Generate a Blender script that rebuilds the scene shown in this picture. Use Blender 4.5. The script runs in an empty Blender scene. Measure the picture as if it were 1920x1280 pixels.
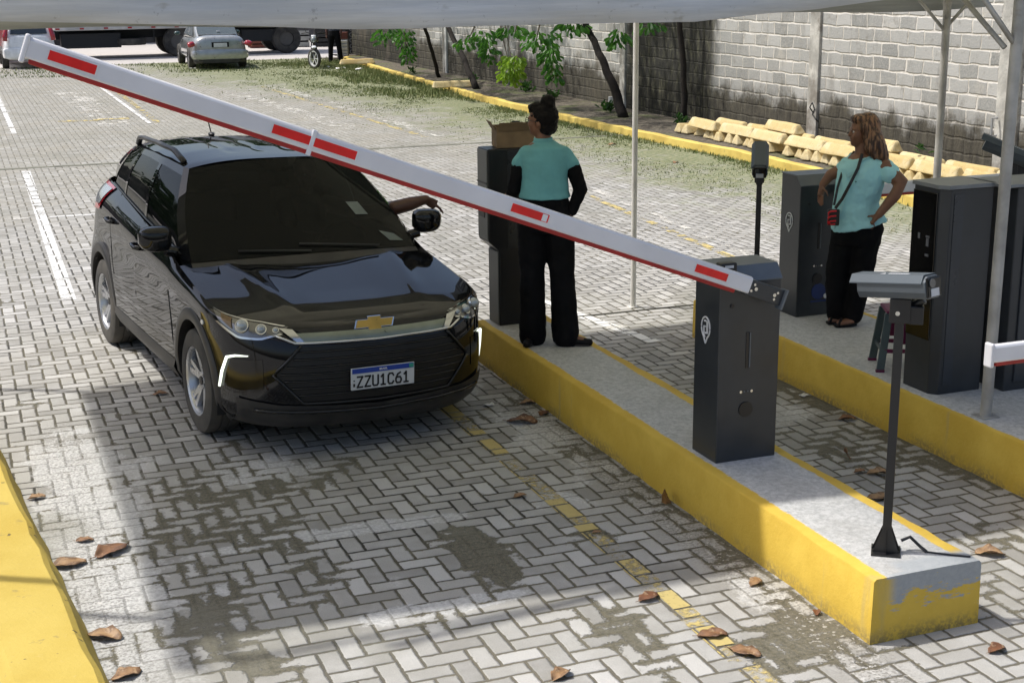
import bpy, math, random
import numpy as np
from mathutils import Vector, Matrix
PI = math.pi
rad = math.radians
S = bpy.context.scene
COL = S.collection

# ------------------------------------------------------------------ camera, world, sun, exposure
cam = bpy.data.objects.new("camera", bpy.data.cameras.new("camera"))
COL.objects.link(cam)
cam.data.sensor_width = 36.0
cam.data.lens = 2680.0 / 1920.0 * 36.0
cam.data.clip_start = 0.1
cam.data.clip_end = 800
_P, _Y, _R = rad(14.65), rad(21.0), rad(-0.6)
_f = Vector((math.sin(_Y) * math.cos(_P), math.cos(_Y) * math.cos(_P), -math.sin(_P)))
_r0 = Vector((math.cos(_Y), -math.sin(_Y), 0))
_u0 = _r0.cross(_f)
_r = _r0 * math.cos(_R) + _u0 * math.sin(_R)
_u = -_r0 * math.sin(_R) + _u0 * math.cos(_R)
cam.matrix_world = Matrix(((_r.x, _u.x, -_f.x, 0), (_r.y, _u.y, -_f.y, 0), (_r.z, _u.z, -_f.z, 2.92), (0, 0, 0, 1)))
S.camera = cam

W = bpy.data.worlds.new("World")
S.world = W
W.use_nodes = True
nt = W.node_tree
bg = nt.nodes['Background']
sky = nt.nodes.new('ShaderNodeTexSky')
sky.sky_type = 'NISHITA'
sky.sun_disc = False
sky.sun_elevation = rad(60)
sky.sun_rotation = rad(-61.6)
sky.air_density = 1.0
sky.dust_density = 4.0
nt.links.new(sky.outputs[0], bg.inputs[0])
bg.inputs[1].default_value = 0.15
sl = bpy.data.lights.new("sun", 'SUN')
sl.energy = 3.7
sl.angle = rad(1.6)
sl.color = (1.0, 0.965, 0.91)
sun = bpy.data.objects.new("sun", sl)
COL.objects.link(sun)
sun.rotation_euler = Vector((-0.50, 0.27, 1.0)).to_track_quat('Z', 'Y').to_euler()
sun.location = (-5, 3, 12)
S.view_settings.view_transform = 'Standard'
S.view_settings.look = 'None'
S.view_settings.gamma = 1
S.view_settings.exposure = 0.12
S.cycles.max_bounces = 8
S.cycles.transparent_max_bounces = 12

rng = random.Random(7)

# ------------------------------------------------------------------ node helper
class Sk:
    def __init__(s, t, o): s.t, s.o = t, o
    def _m(s, op, *a, clamp=False):
        n = s.t.nodes.new('ShaderNodeMath'); n.operation = op; n.use_clamp = clamp
        for i, v in enumerate((s,) + a):
            if isinstance(v, Sk): s.t.links.new(v.o, n.inputs[i])
            else: n.inputs[i].default_value = v
        return Sk(s.t, n.outputs[0])
    def __add__(s, b): return s._m('ADD', b)
    def __sub__(s, b): return s._m('SUBTRACT', b)
    def __mul__(s, b): return s._m('MULTIPLY', b)
    def __truediv__(s, b): return s._m('DIVIDE', b)
    def neg(s): return s * -1.0
    def inv(s): return s * -1.0 + 1.0
    def floor(s): return s._m('FLOOR')
    def frac(s): return s._m('FRACT')
    def mod(s, b): return s._m('FLOORED_MODULO', b)
    def min(s, b): return s._m('MINIMUM', b)
    def max(s, b): return s._m('MAXIMUM', b)
    def abs(s): return s._m('ABSOLUTE')
    def lt(s, b): return s._m('LESS_THAN', b)
    def gt(s, b): return s._m('GREATER_THAN', b)
    def pw(s, b): return s._m('POWER', b)
    def sat(s): return s._m('ADD', 0.0, clamp=True)
    def step(s, a, b):
        n = s.t.nodes.new('ShaderNodeMapRange'); n.interpolation_type = 'SMOOTHSTEP'
        s.t.links.new(s.o, n.inputs[0]); n.inputs[1].default_value = a; n.inputs[2].default_value = b
        return Sk(s.t, n.outputs[0])

class T:
    def __init__(s, name):
        s.m = bpy.data.materials.new(name); s.m.use_nodes = True
        s.t = s.m.node_tree; s.b = s.t.nodes['Principled BSDF']
    def pos(s, obj=False):
        if obj:
            n = s.t.nodes.new('ShaderNodeTexCoord'); o = n.outputs['Object']
        else:
            n = s.t.nodes.new('ShaderNodeNewGeometry'); o = n.outputs['Position']
        sp = s.t.nodes.new('ShaderNodeSeparateXYZ'); s.t.links.new(o, sp.inputs[0])
        return Sk(s.t, o), Sk(s.t, sp.outputs[0]), Sk(s.t, sp.outputs[1]), Sk(s.t, sp.outputs[2])
    def vec(s, x, y, z=0.0):
        n = s.t.nodes.new('ShaderNodeCombineXYZ')
        for i, v in enumerate((x, y, z)):
            if isinstance(v, Sk): s.t.links.new(v.o, n.inputs[i])
            else: n.inputs[i].default_value = v
        return Sk(s.t, n.outputs[0])
    def noise(s, v, scale, detail=3.0, rough=0.55, color=False):
        n = s.t.nodes.new('ShaderNodeTexNoise'); n.inputs['Scale'].default_value = scale
        n.inputs['Detail'].default_value = detail; n.inputs['Roughness'].default_value = rough
        s.t.links.new(v.o, n.inputs['Vector'])
        return Sk(s.t, n.outputs[1 if color else 0])
    def white(s, v):
        n = s.t.nodes.new('ShaderNodeTexWhiteNoise'); n.noise_dimensions = '3D'
        s.t.links.new(v.o, n.inputs['Vector']); return Sk(s.t, n.outputs['Value'])
    def mix(s, f, a, b):
        n = s.t.nodes.new('ShaderNodeMix'); n.data_type = 'RGBA'
        for idx, v in ((0, f), (6, a), (7, b)):
            if isinstance(v, Sk): s.t.links.new(v.o, n.inputs[idx])
            elif idx == 0: n.inputs[0].default_value = v
            else: n.inputs[idx].default_value = (*v, 1)
        return Sk(s.t, n.outputs[2])
    def bump(s, h, strength=0.5, dist=0.01):
        n = s.t.nodes.new('ShaderNodeBump'); n.inputs['Strength'].default_value = strength
        n.inputs['Distance'].default_value = dist
        s.t.links.new(h.o, n.inputs['Height']); s.t.links.new(n.outputs[0], s.b.inputs['Normal'])
    def set(s, name, v):
        if isinstance(v, Sk): s.t.links.new(v.o, s.b.inputs[name])
        elif isinstance(v, tuple): s.b.inputs[name].default_value = (*v, 1)
        else: s.b.inputs[name].default_value = v

MATS = {}
def mat(name, col, rough=0.6, metal=0.0, var=0.12, scale=6.0, bump=0.0, bscale=60.0, coat=0.0, col2=None, thr=(0.45, 0.65), emit=None, ior=None, dusty=0.0, scratch=False):
    if name in MATS: return MATS[name]
    t = T(name); P, x, y, z = t.pos(True)
    n1 = t.noise(P, scale, 4.0)
    lo = tuple(c * (1 - var) for c in col); hi = tuple(min(1, c * (1 + var)) for c in col)
    c = t.mix(n1.step(0.3, 0.7), lo, hi)
    if col2: c = t.mix(t.noise(P, scale * 0.6, 6.0, 0.65).step(*thr), c, col2)
    if dusty: c = t.mix(t.noise(P, 3.0, 5.0).step(0.3, 0.8) * dusty, c, (0.30, 0.27, 0.22))
    t.set('Base Color', c); t.set('Metallic', metal)
    t.set('Roughness', (n1 * 0.2 + (rough - 0.1)).sat())
    if coat: t.set('Coat Weight', coat); t.set('Coat Roughness', 0.03)
    if bump: t.bump(t.noise(P, bscale, 4.0), bump, 0.01)
    if emit: t.set('Emission Color', emit[0]); t.set('Emission Strength', emit[1])
    MATS[name] = t.m
    return t.m

# ------------------------------------------------------------------ object helpers
def tag(o, label=None, cat=None, group=None, kind=None):
    if label: o['label'] = label
    if cat: o['category'] = cat
    if group: o['group'] = group
    if kind: o['kind'] = kind
    return o

def empty(name, loc, rz=0, label=None, cat=None, group=None, sc=1.0):
    o = bpy.data.objects.new(name, None); COL.objects.link(o)
    o.empty_display_size = 0.1
    o.location = loc; o.rotation_euler = (0, 0, rz); o.scale = (sc, sc, sc)
    tag(o, label, cat, group)
    return o

def link_mesh(name, verts, faces, material, parent=None, smooth=False, sharp=None):
    me = bpy.data.meshes.new(name)
    me.from_pydata([tuple(v) for v in verts], [], [tuple(f) for f in faces])
    me.update()
    if smooth: me.polygons.foreach_set('use_smooth', [True] * len(me.polygons))
    if sharp: me.set_sharp_from_angle(angle=rad(sharp))
    if isinstance(material, (list, tuple)):
        for m in material: me.materials.append(m)
    else: me.materials.append(material)
    o = bpy.data.objects.new(name, me); COL.objects.link(o)
    if parent: o.parent = parent
    return o

def bevel(o, w=0.006, seg=2, ang=35):
    m = o.modifiers.new('bevel', 'BEVEL'); m.width = w; m.segments = seg
    m.limit_method = 'ANGLE'; m.angle_limit = rad(ang)
    return o

class MB:
    def __init__(s): s.v = []; s.f = []
    def add(s, v, f):
        k = len(s.v); s.v += [tuple(p) for p in v]; s.f += [tuple(i + k for i in q) for q in f]; return s
    def box(s, c, d, M=None):
        x, y, z = (q / 2 for q in d)
        p = [Vector((i * x, j * y, k * z)) for i in (-1, 1) for j in (-1, 1) for k in (-1, 1)]
        if M is not None: p = [M @ q for q in p]
        p = [q + Vector(c) for q in p]
        return s.add(p, [(0, 1, 3, 2), (4, 6, 7, 5), (0, 4, 5, 1), (2, 3, 7, 6), (0, 2, 6, 4), (1, 5, 7, 3)])
    def prism(s, poly, axis, a, b):
        n = len(poly)
        def P(u, w, t): return {'x': (t, u, w), 'y': (u, t, w), 'z': (u, w, t)}[axis]
        v = [P(u, w, a) for u, w in poly] + [P(u, w, b) for u, w in poly]
        f = [tuple(range(n))[::-1], tuple(range(n, 2 * n))] + [(i, (i + 1) % n, n + (i + 1) % n, n + i) for i in range(n)]
        return s.add(v, f)
    def tube(s, pts, r, n=10, cap=True, ry=None, up=Vector((0, 0, 1))):
        pts = [Vector(p) for p in pts]; m = len(pts)
        R = r if isinstance(r, (list, tuple)) else [r] * m
        Q = ry if ry is not None else R
        Q = Q if isinstance(Q, (list, tuple)) else [Q] * m
        ov = (pts[-1] - pts[0])
        if up.z == 1 and ov.length and abs(ov.normalized().z) > .85: up = Vector((0, 1, 0))
        v = []
        for i, p in enumerate(pts):
            t = (pts[min(i + 1, m - 1)] - pts[max(i - 1, 0)]).normalized()
            a = up.cross(t)
            if a.length < 1e-3: a = Vector((1, 0, 0)).cross(t)
            if a.length < 1e-3: a = Vector((0, 1, 0))
            a.normalize(); b = t.cross(a)
            for k in range(n):
                th = 2 * PI * k / n
                v.append(p + a * R[i] * math.cos(th) + b * Q[i] * math.sin(th))
        f = [(i * n + k, i * n + (k + 1) % n, (i + 1) * n + (k + 1) % n, (i + 1) * n + k) for i in range(m - 1) for k in range(n)]
        if cap: f += [tuple(range(n))[::-1], tuple(range((m - 1) * n, m * n))]
        return s.add(v, f)
    def cyl(s, c, r, h, axis='z', n=24, r2=None):
        d = {'x': Vector((1, 0, 0)), 'y': Vector((0, 1, 0)), 'z': Vector((0, 0, 1))}[axis]
        c = Vector(c); up = Vector((0, 0, 1)) if axis != 'z' else Vector((0, 1, 0))
        return s.tube([c - d * h / 2, c + d * h / 2], [r, r if r2 is None else r2], n, up=up)
    def lathe(s, prof, n=32, axis='z', c=(0, 0, 0)):
        # prof: (radius, height) pairs, closed if first==last
        v = []; m = len(prof)
        for r, h in prof:
            for k in range(n):
                th = 2 * PI * k / n; a, b = r * math.cos(th), r * math.sin(th)
                p = {'z': (a, b, h), 'y': (a, h, b), 'x': (h, a, b)}[axis]
                v.append((p[0] + c[0], p[1] + c[1], p[2] + c[2]))
        f = [(i * n + k, i * n + (k + 1) % n, (i + 1) * n + (k + 1) % n, (i + 1) * n + k) for i in range(m - 1) for k in range(n)]
        return s.add(v, f)
    def grid(s, rows, flip=False):
        nr, nc = len(rows), len(rows[0])
        v = [p for r in rows for p in r]
        f = [(i * nc + j, i * nc + j + 1, (i + 1) * nc + j + 1, (i + 1) * nc + j) for i in range(nr - 1) for j in range(nc - 1)]
        if flip: f = [q[::-1] for q in f]
        return s.add(v, f)
    def ball(s, c, r, n=14, m=10):
        if not isinstance(r, (tuple, list)): r = (r, r, r)
        v = [(c[0], c[1], c[2] + r[2])]
        for i in range(1, m):
            a = PI * i / m
            for k in range(n):
                th = 2 * PI * k / n
                v.append((c[0] + r[0] * math.sin(a) * math.cos(th), c[1] + r[1] * math.sin(a) * math.sin(th), c[2] + r[2] * math.cos(a)))
        v.append((c[0], c[1], c[2] - r[2]))
        f = [(0, 1 + k, 1 + (k + 1) % n) for k in range(n)]
        for i in range(m - 2):
            for k in range(n):
                a, b = 1 + i * n + k, 1 + i * n + (k + 1) % n
                f.append((a, a + n, b + n, b))
        e = len(v) - 1; q = 1 + (m - 2) * n
        f += [(e, q + (k + 1) % n, q + k) for k in range(n)]
        return s.add(v, f)
    def build(s, name, m, parent=None, smooth=False, sharp=None, bev=None):
        o = link_mesh(name, s.v, s.f, m, parent, smooth, sharp)
        if bev: bevel(o, bev)
        return o

def fused(mb, name, m, parent, voxel=0.008, it=3, disp=0.0, dscale=0.06):
    """one continuous surface out of overlapping closed pieces"""
    o = mb.build(name, m, parent, smooth=True)
    r = o.modifiers.new('remesh', 'REMESH'); r.mode = 'VOXEL'; r.voxel_size = voxel; r.use_smooth_shade = True
    if it:
        q = o.modifiers.new('smooth', 'SMOOTH'); q.iterations = it; q.factor = 0.5
    if disp:
        tx = bpy.data.textures.new(name + '_folds', 'CLOUDS'); tx.noise_scale = dscale; tx.noise_depth = 2
        d = o.modifiers.new('folds', 'DISPLACE'); d.texture = tx; d.strength = disp; d.mid_level = 0.5
        d.texture_coords = 'LOCAL'
    return o

def text_mesh(name, s, size, m, parent, M, ext=0.001, bold=0.0):
    cu = bpy.data.curves.new(name, 'FONT'); cu.body = s; cu.size = size; cu.extrude = ext; cu.offset = bold
    cu.align_x = 'CENTER'; cu.align_y = 'CENTER'
    o = bpy.data.objects.new(name, cu); COL.objects.link(o)
    dg = bpy.context.evaluated_depsgraph_get()
    me = bpy.data.meshes.new_from_object(o.evaluated_get(dg))
    COL.objects.unlink(o); bpy.data.objects.remove(o)
    me.materials.clear(); me.materials.append(m)
    q = bpy.data.objects.new(name, me); COL.objects.link(q); q.parent = parent; q.matrix_local = M
    return q

def copy_tree(o, parent=None):
    c = o.copy(); COL.objects.link(c)
    if parent: c.parent = parent
    for ch in list(o.children): copy_tree(ch, c)
    return c

# ------------------------------------------------------------------ ground
def herring(t, x, y, unit):
    u = x / unit; v = y / unit
    i, j = u.floor(), v.floor(); fu, fv = u.frac(), v.frac()
    k = (i - j).mod(4.0)
    k1 = (k - 1.0).abs().lt(0.5); k0 = k.lt(0.5); k2 = (k - 2.0).abs().lt(0.5); k3 = k.gt(2.5)
    su, sv = fu.min(fu.inv()), fv.min(fv.inv())
    d = k0 * fu.min(sv) + k1 * fu.inv().min(sv) + k2 * fv.inv().min(su) + k3 * fv.min(su)
    ident = t.vec(i - k1, j + k3, 0.0)
    return d, t.white(ident)

def blob(x, y, cx, cy, rx, ry):
    a = (x - cx) / rx; b = (y - cy) / ry
    return (a * a + b * b)._m('SQRT').inv().max(-1.5)

def m_ground():
    t = T('block_paving'); P, x, y, z = t.pos()
    wob = t.noise(P, 9.0, 2.0)
    wob2 = t.noise(t.vec(x + 13.0, y + 5.0, 0.0), 9.0, 2.0)
    hf = t.noise(P, 40.0, 2.0); hf2 = t.noise(t.vec(x + 3.0, y + 8.0, 0.0), 40.0, 2.0)
    xx = x + (wob - 0.5) * 0.013 + (hf - 0.5) * 0.008; yy = y + (wob2 - 0.5) * 0.013 + (hf2 - 0.5) * 0.008
    d, idn = herring(t, xx, yy, 0.1035)
    n_f = t.noise(P, 45.0, 4.0, 0.7); n_m = t.noise(P, 3.2, 5.0, 0.6); n_l = t.noise(P, 0.7, 4.0, 0.6)
    n_g = t.noise(P, 170.0, 3.0, 0.7)
    nb = t.noise(t.vec(x + 40.0, y, 0.0), 1.9, 6.0, 0.62)
    # dirt that has washed over the joints
    dirt = nb - 0.655
    for bl, w in ((blob(x, y, 2.30, 6.35, 0.22, 0.8), .60), (blob(x, y, 2.6, 5.25, 0.2, 0.6), .46), (blob(x, y, 1.15, 7.3, 0.8, 1.7), .26),
                  (blob(x, y, 0.85, 6.3, 0.3, 0.7), .33), (blob(x, y, 0.95, 5.75, 0.28, 0.35), .34), (blob(x, y, 1.6, 7.9, 0.9, 0.35), .2),
                  (blob(x, y, 4.95, 7.2, 0.45, 0.7), .35), (blob(x, y, 5.3, 8.6, 0.3, 0.8), .3), (blob(x, y, 4.9, 5.6, 0.35, 0.5), .25), (blob(x, y, 3.2, 4.9, 0.4, 0.5), .28)):
        dirt = dirt + bl.max(0.0) * w
    dirt = dirt + ((x - 3.5).abs().step(0.34, 0.0)) * (y.step(10.0, 8.0)) * 0.2 + ((x - 5.4).abs().step(0.4, 0.0)) * y.step(9.0, 8.0) * 0.24
    dirt = dirt + (n_f - 0.5) * 0.42 + (n_m - 0.5) * 0.75 + (d * -1.0 + 0.16) * 0.50 + (idn - 0.5) * 0.10
    dirtm = dirt.step(-0.01, 0.09)
    # smeared cement: rough pale skin hiding the blocks
    cem = nb.inv() * 0.55 - 0.42
    for bl, w in ((blob(x, y, 0.5, 8.0, 0.55, 2.2), .5), (blob(x, y, 0.45, 5.9, 0.42, 1.4), .5), (blob(x, y, 1.9, 5.93, 0.7, 0.13), .60), (blob(x, y, 1.7, 7.02, 1.0, 0.13), .55), (blob(x, y, 1.5, 8.05, 0.7, 0.5), .35), (blob(x, y, 3.0, 7.0, 0.4, 0.3), .3),
                  (blob(x, y, 3.3, 8.3, 0.28, 1.6), .4), (blob(x, y, 0.98, 6.25, 0.12, 0.6), .35), (blob(x, y, 5.0, 7.9, 0.4, 0.35), .4), (blob(x, y, 3.35, 5.6, 0.2, 0.8), .3)):
        cem = cem + bl.max(0.0) * w
    cemm = (cem + (n_m - 0.5) * 0.8 + (n_f - 0.5) * 0.2).step(0.0, 0.10) * dirtm.inv()
    far = y.step(12.0, 26.0)
    jw = (wob2 * 0.07 + n_m * 0.05 - 0.02)
    joint = (d - jw).step(0.050, 0.012)
    blk = t.mix(idn, (0.285, 0.278, 0.255), (0.43, 0.422, 0.395))
    blk = t.mix(n_m.step(0.40, 0.75) * 0.6, blk, (0.52, 0.515, 0.50))
    blk = t.mix(n_g.step(0.45, 0.75) * 0.5, blk, (0.20, 0.195, 0.185))
    blk = t.mix(idn.gt(0.9) * 0.3, blk, (0.58, 0.575, 0.56))
    blk = t.mix(idn.lt(0.12) * 0.25, blk, (0.20, 0.195, 0.18))
    warm = t.mix(t.noise(P, 1.1, 3.0).step(0.4, 0.7) * 0.5, blk, (0.36, 0.32, 0.245))
    blk = t.mix(far * 0.6 + 0.15, blk, warm)
    blk = t.mix(far * 0.42, blk, (0.235, 0.225, 0.175))
    jc = t.mix(n_l.step(0.4, 0.6), (0.022, 0.021, 0.016), (0.095, 0.085, 0.055))
    jc = t.mix(y.step(6.3, 5.2) * 0.6, jc, (0.17, 0.155, 0.12))  # sandier, lighter joints painted where the paving lies in sun
    jc = t.mix(far * 0.8, jc, (0.15, 0.14, 0.10))
    col = t.mix(joint * (far * -0.25 + 1.0), blk, jc)
    cemc = t.mix(n_f.step(0.3, 0.7), (0.37, 0.37, 0.36), (0.60, 0.60, 0.585))
    cemc = t.mix(n_m.step(0.5, 0.8) * 0.5, cemc, (0.26, 0.24, 0.2))
    col = t.mix(cemm * (joint * -0.35 + 0.92), col, cemc)
    dc = t.mix(n_f.step(0.3, 0.7), (0.05, 0.047, 0.030), (0.15, 0.135, 0.09))
    dc = t.mix(n_g.step(0.58, 0.66) * 0.7, dc, (0.36, 0.34, 0.29))
    col = t.mix(dirtm * 0.94, col, dc)
    # rubble along the kerbs
    edge = ((x - 3.42).abs().step(0.22, 0.02) * y.step(9.5, 8.5)).max((x - 0.42).abs().step(0.3, 0.05) * y.step(10.0, 9.0)) * 0.8
    col = t.mix(edge * t.noise(P, 60.0, 2.0, 0.5).step(0.5, 0.56) * 0.6, col, (0.10, 0.09, 0.075))
    col = t.mix(edge * t.noise(t.vec(x, y + 9.0, 0.0), 38.0, 2.0, 0.5).step(0.6, 0.64) * 0.7, col, (0.62, 0.61, 0.58))
    # dull stains over blocks
    st = (t.noise(t.vec(x, y, 4.0), 0.85, 5.0, 0.6)).step(0.48, 0.7)
    col = t.mix(st * 0.42, col, (0.19, 0.185, 0.145))
    # moss and grass between the blocks towards the wall and the back of the lot
    g = (x - (y * -0.05 + 10.0)) * 0.22
    g = g + (n_m - 0.5) * 1.3 + y.step(30.0, 44.0) * 0.5 + (n_l - 0.5) * 0.9
    g = g.step(-0.22, 0.4) * y.step(11.0, 15.0)
    gcol = t.mix(t.noise(P, 16.0, 5.0, 0.75).step(0.38, 0.62), (0.07, 0.115, 0.018), (0.27, 0.265, 0.14))
    col = t.mix(g * 0.78, col, gcol)
    # planting strip soil by the wall
    soil = x.step(11.5, 11.9) * y.step(12.0, 14.0)
    col = t.mix(soil, col, t.mix(n_f, (0.05, 0.045, 0.03), (0.15, 0.12, 0.08)))
    # pale concrete yard beyond the lot
    yard = y.step(48.6, 48.9)
    col = t.mix(yard, col, t.mix(n_m, (0.44, 0.42, 0.40), (0.52, 0.49, 0.46)))
    t.set('Base Color', col)
    t.set('Roughness', (n_f * 0.2 + 0.72).sat())
    h = (d - jw).step(0.0, 0.1) * dirtm.inv() * (cemm * -0.75 + 1.0) * yard.inv() * 0.8 + n_f * 0.35 + n_g * 0.12 + cemm * n_m * 0.5
    t.bump(h, 0.75, 0.012)
    return t.m
GROUND = m_ground()
mb = MB()
mb.grid([[(x, y, 0.0) for x in (-60, -20, 0, 4, 8, 12, 30, 90)] for y in (-12, 0, 5, 10, 20, 40, 70, 140, 220)], flip=False)
tag(mb.build('ground', GROUND), kind='structure')

# ------------------------------------------------------------------ markings: worn paint sheets 4 mm above the paving
def m_paint(name, c, wear=0.45, bricks=True):
    t = T(name); P, x, y, z = t.pos()
    wob = t.noise(P, 9.0, 2.0); wob2 = t.noise(t.vec(x + 13.0, y + 5.0, 0.0), 9.0, 2.0)
    xx = x + (wob - 0.5) * 0.013; yy = y + (wob2 - 0.5) * 0.013
    d, idn = herring(t, xx, yy, 0.1035)
    n = t.noise(P, 24.0, 5.0, 0.7); nl = t.noise(P, 1.5, 3.0)
    a = (n * 0.6 + idn * 0.25 + nl * 0.35)
    keep = a.step(wear, wear + 0.16) * d.step(0.03, 0.1)
    t.set('Base Color', t.mix(n, tuple(q * 0.8 for q in c), c)); t.set('Roughness', 0.75)
    tr = t.t.nodes.new('ShaderNodeBsdfTransparent'); mx = t.t.nodes.new('ShaderNodeMixShader')
    t.t.links.new(keep.o, mx.inputs[0]); t.t.links.new(tr.outputs[0], mx.inputs[1]); t.t.links.new(t.b.outputs[0], mx.inputs[2])
    t.t.links.new(mx.outputs[0], t.t.nodes['Material Output'].inputs[0])
    return t.m
WP = m_paint('worn_white_paint', (0.78, 0.78, 0.75), 0.40)
WPF = m_paint('faded_white_paint', (0.66, 0.64, 0.58), 0.58)
YP = m_paint('worn_yellow_paint', (0.55, 0.44, 0.17), 0.49)
YPF = m_paint('faded_yellow_paint', (0.62, 0.50, 0.20), 0.56)
def strip(x0, y0, x1, y1, w, m, z=0.004):
    d = Vector((x1 - x0, y1 - y0)).normalized(); n = Vector((-d.y, d.x)) * w / 2
    o = link_mesh('road_marking', [(x0 + n.x, y0 + n.y, z), (x0 - n.x, y0 - n.y, z), (x1 - n.x, y1 - n.y, z), (x1 + n.x, y1 + n.y, z)], [(0, 1, 2, 3)], m)
    tag(o, kind='structure')
strip(0.90, 22.9, 0.80, 13.45, 0.13, WP)
strip(0.99, 38, 0.98, 28.5, 0.12, WP)
strip(-1.5, 18.5, 0.7, 18.36, 0.09, WPF)
strip(0.95, 18.34, 2.4, 18.26, 0.09, WP)
strip(3.60, 39.0, 3.56, 29.2, 0.09, WP, 0.008)
strip(3.85, 39.0, 3.73, 29.2, 0.12, YPF, 0.008)
strip(2.7, 38, 2.95, 29, 0.7, WPF)
strip(1.9, 30.4, 3.3, 30.4, 0.35, YPF, 0.008)
strip(6.45, 36.0, 6.95, 26.5, 0.45, WPF)
strip(7.45, 37.5, 7.8, 24.5, 0.12, YPF)
strip(7.75, 37.5, 8.1, 24.5, 0.28, WPF, 0.006)
strip(7.70, 17.5, 7.32, 12.6, 0.10, YPF)
strip(7.95, 17.5, 7.55, 12.6, 0.12, WPF)
strip(2.94, 10.2, 2.94, 4.2, 0.115, YP)
strip(4.75, 11.7, 5.05, 9.95, 0.12, WP)
strip(3.8, 10.55, 5.36, 10.5, 0.07, WPF, 0.006)
DR = mat('drain_gap_dark', (0.05, 0.048, 0.035), 0.9)
t_ = MB(); t_.box((4.5, 23.25, 0.003), (16, 0.13, 0.006)); tag(t_.build('drain_channel', mat('drain_concrete', (0.17, 0.17, 0.13), 0.9, var=0.3, scale=3)), kind='structure')
t_ = MB(); t_.box((5.6, 10.98, 0.003), (1.6, 0.03, 0.006)); tag(t_.build('drain_channel', DR), kind='structure')

# ------------------------------------------------------------------ kerbs and islands
def m_island(name, top_grey=True, front_smear=False, inner=None, y0=0, y1=0):
    t = T(name); P, x, y, z = t.pos()
    n = t.noise(P, 2.4, 5.0, 0.6); f = t.noise(P, 40.0, 5.0, 0.7); g = t.noise(P, 150.0, 2.0)
    yel = t.mix(n.step(0.3, 0.75), (0.56, 0.365, 0.04), (0.68, 0.47, 0.07))
    yel = t.mix(f.step(0.62, 0.78) * 0.55, yel, (0.72, 0.58, 0.25))
    low = z.step(0.10, 0.0) * n.step(0.35, 0.6)
    yel = t.mix(low * f.step(0.35, 0.6) * 0.8, yel, (0.16, 0.13, 0.07))
    yel = t.mix(t.noise(t.vec(x * 6.0, y * 6.0, z * 0.8), 1.0, 4.0).step(0.62, 0.72) * 0.35, yel, (0.36, 0.3, 0.16))
    con = t.mix(f.step(0.3, 0.7), (0.33, 0.335, 0.325), (0.53, 0.53, 0.52))
    con = t.mix(n.step(0.45, 0.75) * 0.45, con, (0.30, 0.29, 0.26))
    con = t.mix(g.step(0.66, 0.72) * 0.6, con, (0.12, 0.12, 0.11))
    if inner:
        xa, xb = inner
        e = (f - 0.5) * 0.03 + (n - 0.5) * 0.06
        m1 = (x + e).step(xa - 0.006, xa + 0.006) * (x + e).step(xb + 0.006, xb - 0.006) * z.gt(0.30)
        col = t.mix(m1, yel, con)
    else: col = yel
    if front_smear:
        # cement rubbed over the painted end
        e2 = t.noise(t.vec(x * 1.0, z * 3.2, 0.0), 7.0, 5.0, 0.65)
        sm = (z * 4.0 - 0.74 + (e2 - 0.5) * 2.0 - x * 0.0).step(0.0, 0.12) * y.lt(4.865) * x.step(3.60, 3.68)
        endtop = y.step(5.0, 4.93) * z.gt(0.30) * (x + (f - 0.5) * 0.1).step(3.68, 3.75)
        col = t.mix(sm.max(endtop), col, t.mix(f, (0.26, 0.28, 0.29), (0.40, 0.42, 0.43)))
    t.set('Base Color', col); t.set('Roughness', 0.78)
    t.bump(f * 0.5 + n * 1.2, 0.55, 0.012)
    return t.m
def island(name, x0, x1, y0, y1, h, m, label, wob=0.008):
    r = random.Random(3); mbb = MB(); ys = [y0 + (y1 - y0) * i / 40 for i in range(41)]
    rows = []
    for yv in ys:
        a, b = r.uniform(-wob, wob), r.uniform(-wob, wob); ch = 0.012
        rows.append([(x0 + a - 0.006, yv, -0.05), (x0 + a, yv, h - ch), (x0 + a + ch, yv, h), (x0 + (x1 - x0) * .33, yv, h + 0.002), (x0 + (x1 - x0) * .66, yv, h + 0.002), (x1 + b - ch, yv, h), (x1 + b, yv, h - ch), (x1 + b + 0.006, yv, -0.05)])
    mbb.grid(rows, flip=True)
    mbb.f.append(tuple(range(8))); k = len(mbb.v); mbb.f.append(tuple(range(k - 8, k))[::-1])
    o = mbb.build(name, m, smooth=True, sharp=50)
    return tag(o, label, 'traffic island')
island('traffic_island', 3.55, 4.12, 4.84, 10.02, 0.31, m_island('island_paint', inner=(3.615, 4.045), front_smear=True), 'long yellow kerbed concrete island beside the black car, its near end smeared with cement')
island('traffic_island', 5.40, 6.42, 3.6, 9.98, 0.31, m_island('second_island_paint', inner=(5.43, 6.36)), 'wider yellow kerbed concrete island under the leaning woman and dark kiosks')
# left barrier kerb, sloped face
def m_kerb(name, a=(0.47, 0.34, 0.055), b=(0.53, 0.40, 0.085), dark=0.5):
    t = T(name); P, x, y, z = t.pos()
    n = t.noise(P, 2.0, 5.0, 0.6); f = t.noise(P, 35.0, 5.0, 0.7)
    c = t.mix(n.step(0.3, 0.7), a, b)
    c = t.mix(f.step(0.6, 0.75) * 0.5, c, (0.56, 0.46, 0.20))
    c = t.mix(t.noise(P, 9.0, 4.0, 0.6).step(0.62, 0.70) * dark, c, (0.22, 0.18, 0.08))
    c = t.mix(t.noise(t.vec(x * 1.0, y * 0.8, 3.0), 17.0, 2.0, 0.4).step(0.70, 0.73) * 0.8, c, (0.06, 0.05, 0.03))
    t.set('Base Color', c); t.set('Roughness', 0.75); t.bump(f * 0.5 + n, 0.5, 0.012)
    return t.m
KY = m_kerb('yellow_kerb_paint')
mb = MB(); rows = []
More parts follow.
